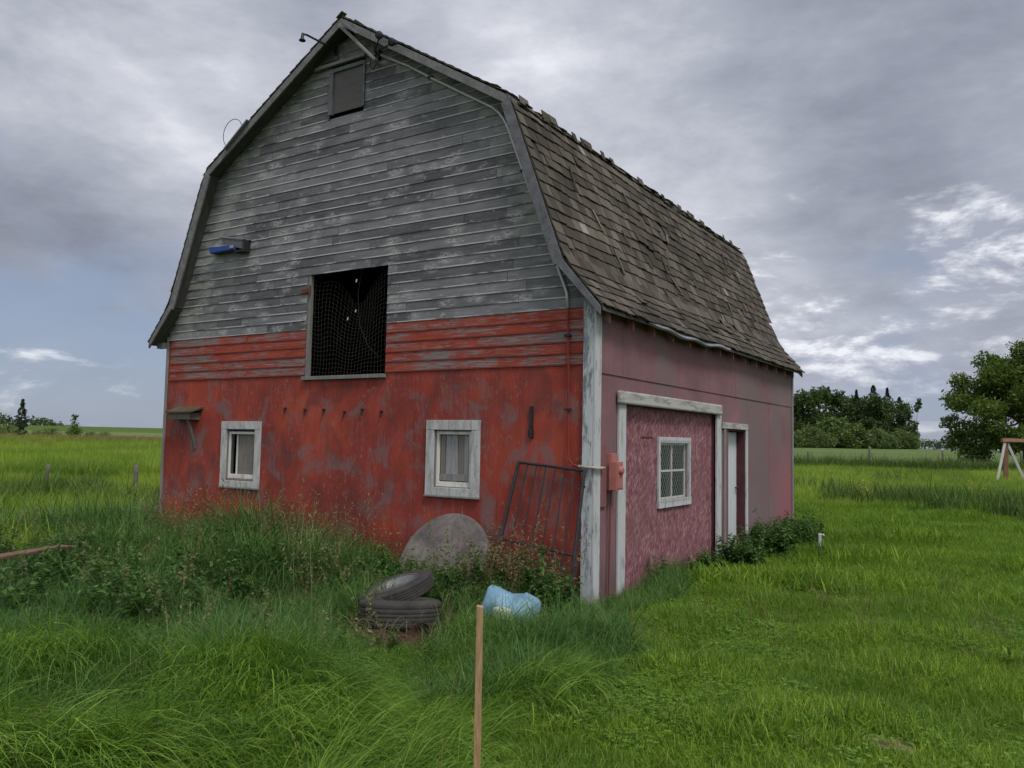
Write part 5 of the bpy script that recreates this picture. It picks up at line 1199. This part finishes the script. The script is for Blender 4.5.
# seed stalks along the wall
n = 300; x_ = np.concatenate([rng.choice([-6.3, -5.6, -4.9, -4.2, -3.7, -3.0], 120) + rng.normal(size=120) * .22, rng.uniform(-1.35, -.1, 34), rng.uniform(-6, -.5, 34)]); y_ = np.concatenate([-rng.uniform(.12, .9, 120), -rng.uniform(.12, .9, 34), -rng.uniform(1.0, 3.0, 34)])
zs_ = np.concatenate([rng.uniform(.5, .98, 120), rng.uniform(.5, .85, 34), rng.uniform(.3, .5, 34)])
put('seed_stalks', 'tan and reddish seed stalks of grass along the red wall', 'grass', x_, y_, np.ones(len(x_), bool), c_stalk, 5, .9, 1.1, zs_)
# low weeds round the scrap and along the foot of the walls
x_ = np.concatenate([rng.uniform(-2.2, -.1, 70), rng.uniform(.05, .4, 12), rng.uniform(-7, -2, 60)]); y_ = np.concatenate([-rng.uniform(.15, 1.5, 70), rng.uniform(1.5, 3.4, 12), -rng.uniform(.2, 1.3, 60)])
put('low_weeds', 'low leafy weeds round the tyres and slab', 'weeds', x_, y_, free(x_, y_, .02), c_weed, 5, .35, .75)
x_ = rng.uniform(-7.5, .2, 260); y_ = -rng.uniform(.4, 4.0, 260)
put('tall_weeds', 'broad-leaved weeds standing among the tall grass', 'weeds', x_, y_, (lawn_side(x_, y_) < -.2) & ~((((x_ + .62) / .6) ** 2 + ((y_ + 2.4) / .6) ** 2 < 1)) & ~((np.abs(x_) < .45) & (np.abs(y_ + 1.9) < .6)), c_weed, 5, .55, 1.15, np.where((x_ > -2.3) & (y_ < -1.2), .5, 1.0))
c_pale = collection_of('pale_stalks', [stalk(4, .16, .62) for _ in range(4)], M['pale_head'])
x_ = rng.uniform(-7.5, .2, 64); y_ = -rng.uniform(.3, 4.2, 64)
put('pale_stalks', 'pale green seed heads among the tall grass', 'grass', x_, y_, (lawn_side(x_, y_) < -.3) & ~(((x_ + .6) / 1.0) ** 2 + ((y_ + 2.5) / 1.0) ** 2 < 1), c_pale, 4, .7, 1.1)
# left pasture: tall near band, then meadow
x_, y_, D, a = sample(18500, 12, 30, -50, -16); ok = free(x_, y_, .1); band = np.exp(-((D - 19 - 1.5 * np.sin(a * .6)) / 2.6) ** 2)
put('meadow_grass', 'yellow-green meadow grass in the left pasture', 'grass', x_, y_, ok & (rng.random(len(x_)) > .5 * band), c_mead, 6, .6, 1.1, .65 + .5 * vnoise(x_, y_, .5, 3) + .3 * band)
x_, y_, D, a = sample(2600, 15.5, 23, -42, -17); ok = free(x_, y_, .1) & (np.exp(-((D - 18.5 - 1.5 * np.sin(a * .6)) / 2.0) ** 2) * vnoise(x_, y_, .35, 5) * 1.7 > rng.random(len(x_)))
put('meadow_clumps', 'darker green clumps across the left pasture before the posts', 'grass', x_, y_, ok, c_brush, 5, .5, 1.0)
x_, y_, D, a = sample(18500, 30, 72, -48, -19, 1.5)
put('meadow_grass', 'pale green and tan grass of the left pasture behind the posts', 'grass', x_, y_, free(x_, y_), c_mead, 6, 1.0, 1.6, .7 + .6 * vnoise(x_, y_, .2, 5))
x_, y_, D, a = sample(8500, 58, 90, -48, -19, 1.5)
put('dry_grass', 'brownish dry grass strip before the far left crop field', 'grass', x_, y_, free(x_, y_) & (D > 70 + 8 * np.sin(a * .9) * rng.random(len(x_))), c_dry, 4, .8, 1.3)
# right pasture
x_, y_, D, a = sample(17000, 24, 62, 9, 42, 1.5); ok = free(x_, y_)
put('meadow_grass', 'yellow-green meadow grass right of the barn before the crop field', 'grass', x_, y_, ok, c_mead, 6, .7, 1.3, .6 + .7 * vnoise(x_, y_, .35, 7))
x_, y_, D, a = sample(5200, 17, 60, 12, 42, 1.4)
b1 = np.exp(-((D - (27.5 - .25 * (a - 20))) / 1.8) ** 2) * sst(a, 19, 23); b2 = np.exp(-((D - 61) / 2.2) ** 2); b3 = .25 * (vnoise(x_, y_, .3, 9) > .74) * (D > 30)
put('rough_grass', 'dark clumps of rough grass right of the barn', 'grass', x_, y_, free(x_, y_) & (b1 * 1.2 + b3 > rng.random(len(x_))), c_brush, 5, .6, 1.1)
x_, y_, D, a = sample(2400, 57, 66, 14, 42)
put('fence_brush', 'dark brush growing along the fence of the crop field', 'brush', x_, y_, free(x_, y_) & (np.abs(D - 61.5 - (a - 20) * .2) < 1.6), c_brush, 5, .9, 1.7)

# bushy weeds at the far end of the pink wall
def weed_bush(x_, y_, n, h, r, lab, mat='weed', leaf=.10, per=34, name='weed_bush', grp='leafy weeds by the pink wall'):
    v, f, c = weed_plant(n, h, r, leaf, per); o = link(name, npmesh(name, v, f, c, M[mat]), None, (x_, y_, float(terrain(x_, y_)))); tag(o, lab, 'weeds', grp); return o
weed_bush(.42, 3.7, 46, .34, .30, 'dark leafy weed clump in front of the garage casing')
weed_bush(.55, 4.7, 70, .44, .40, 'tall dark leafy weed clump before the white door')
weed_bush(.55, 6.0, 80, .40, .44, 'broad leafy weed clump right of the white door')
weed_bush(.40, 7.3, 60, .32, .36, 'leafy weed clump at the far corner of the pink wall')
weed_bush(.30, 2.7, 16, .18, .22, 'low leafy weeds before the strand board panel')
weed_bush(-.75, -.50, 16, .55, .24, 'weedy clump growing through the leaning gate', leaf=.07)
weed_bush(-1.15, -.62, 20, .42, .22, 'weedy clump between the round slab and the gate', leaf=.07)
for k, (u, dpt, h, lb) in enumerate([(858, 24, .75, 'yellow-leaved weed standing out in the grass right of the barn'), (972, 25, .6, 'small pale yellow weed near the right edge')]):
    x_, y_ = wood_at(u, dpt); weed_bush(x_, y_, 7, h, .14, lb, 'yellow_weed', .16, 14, 'yellow_weed', 'yellow weeds in the right pasture')
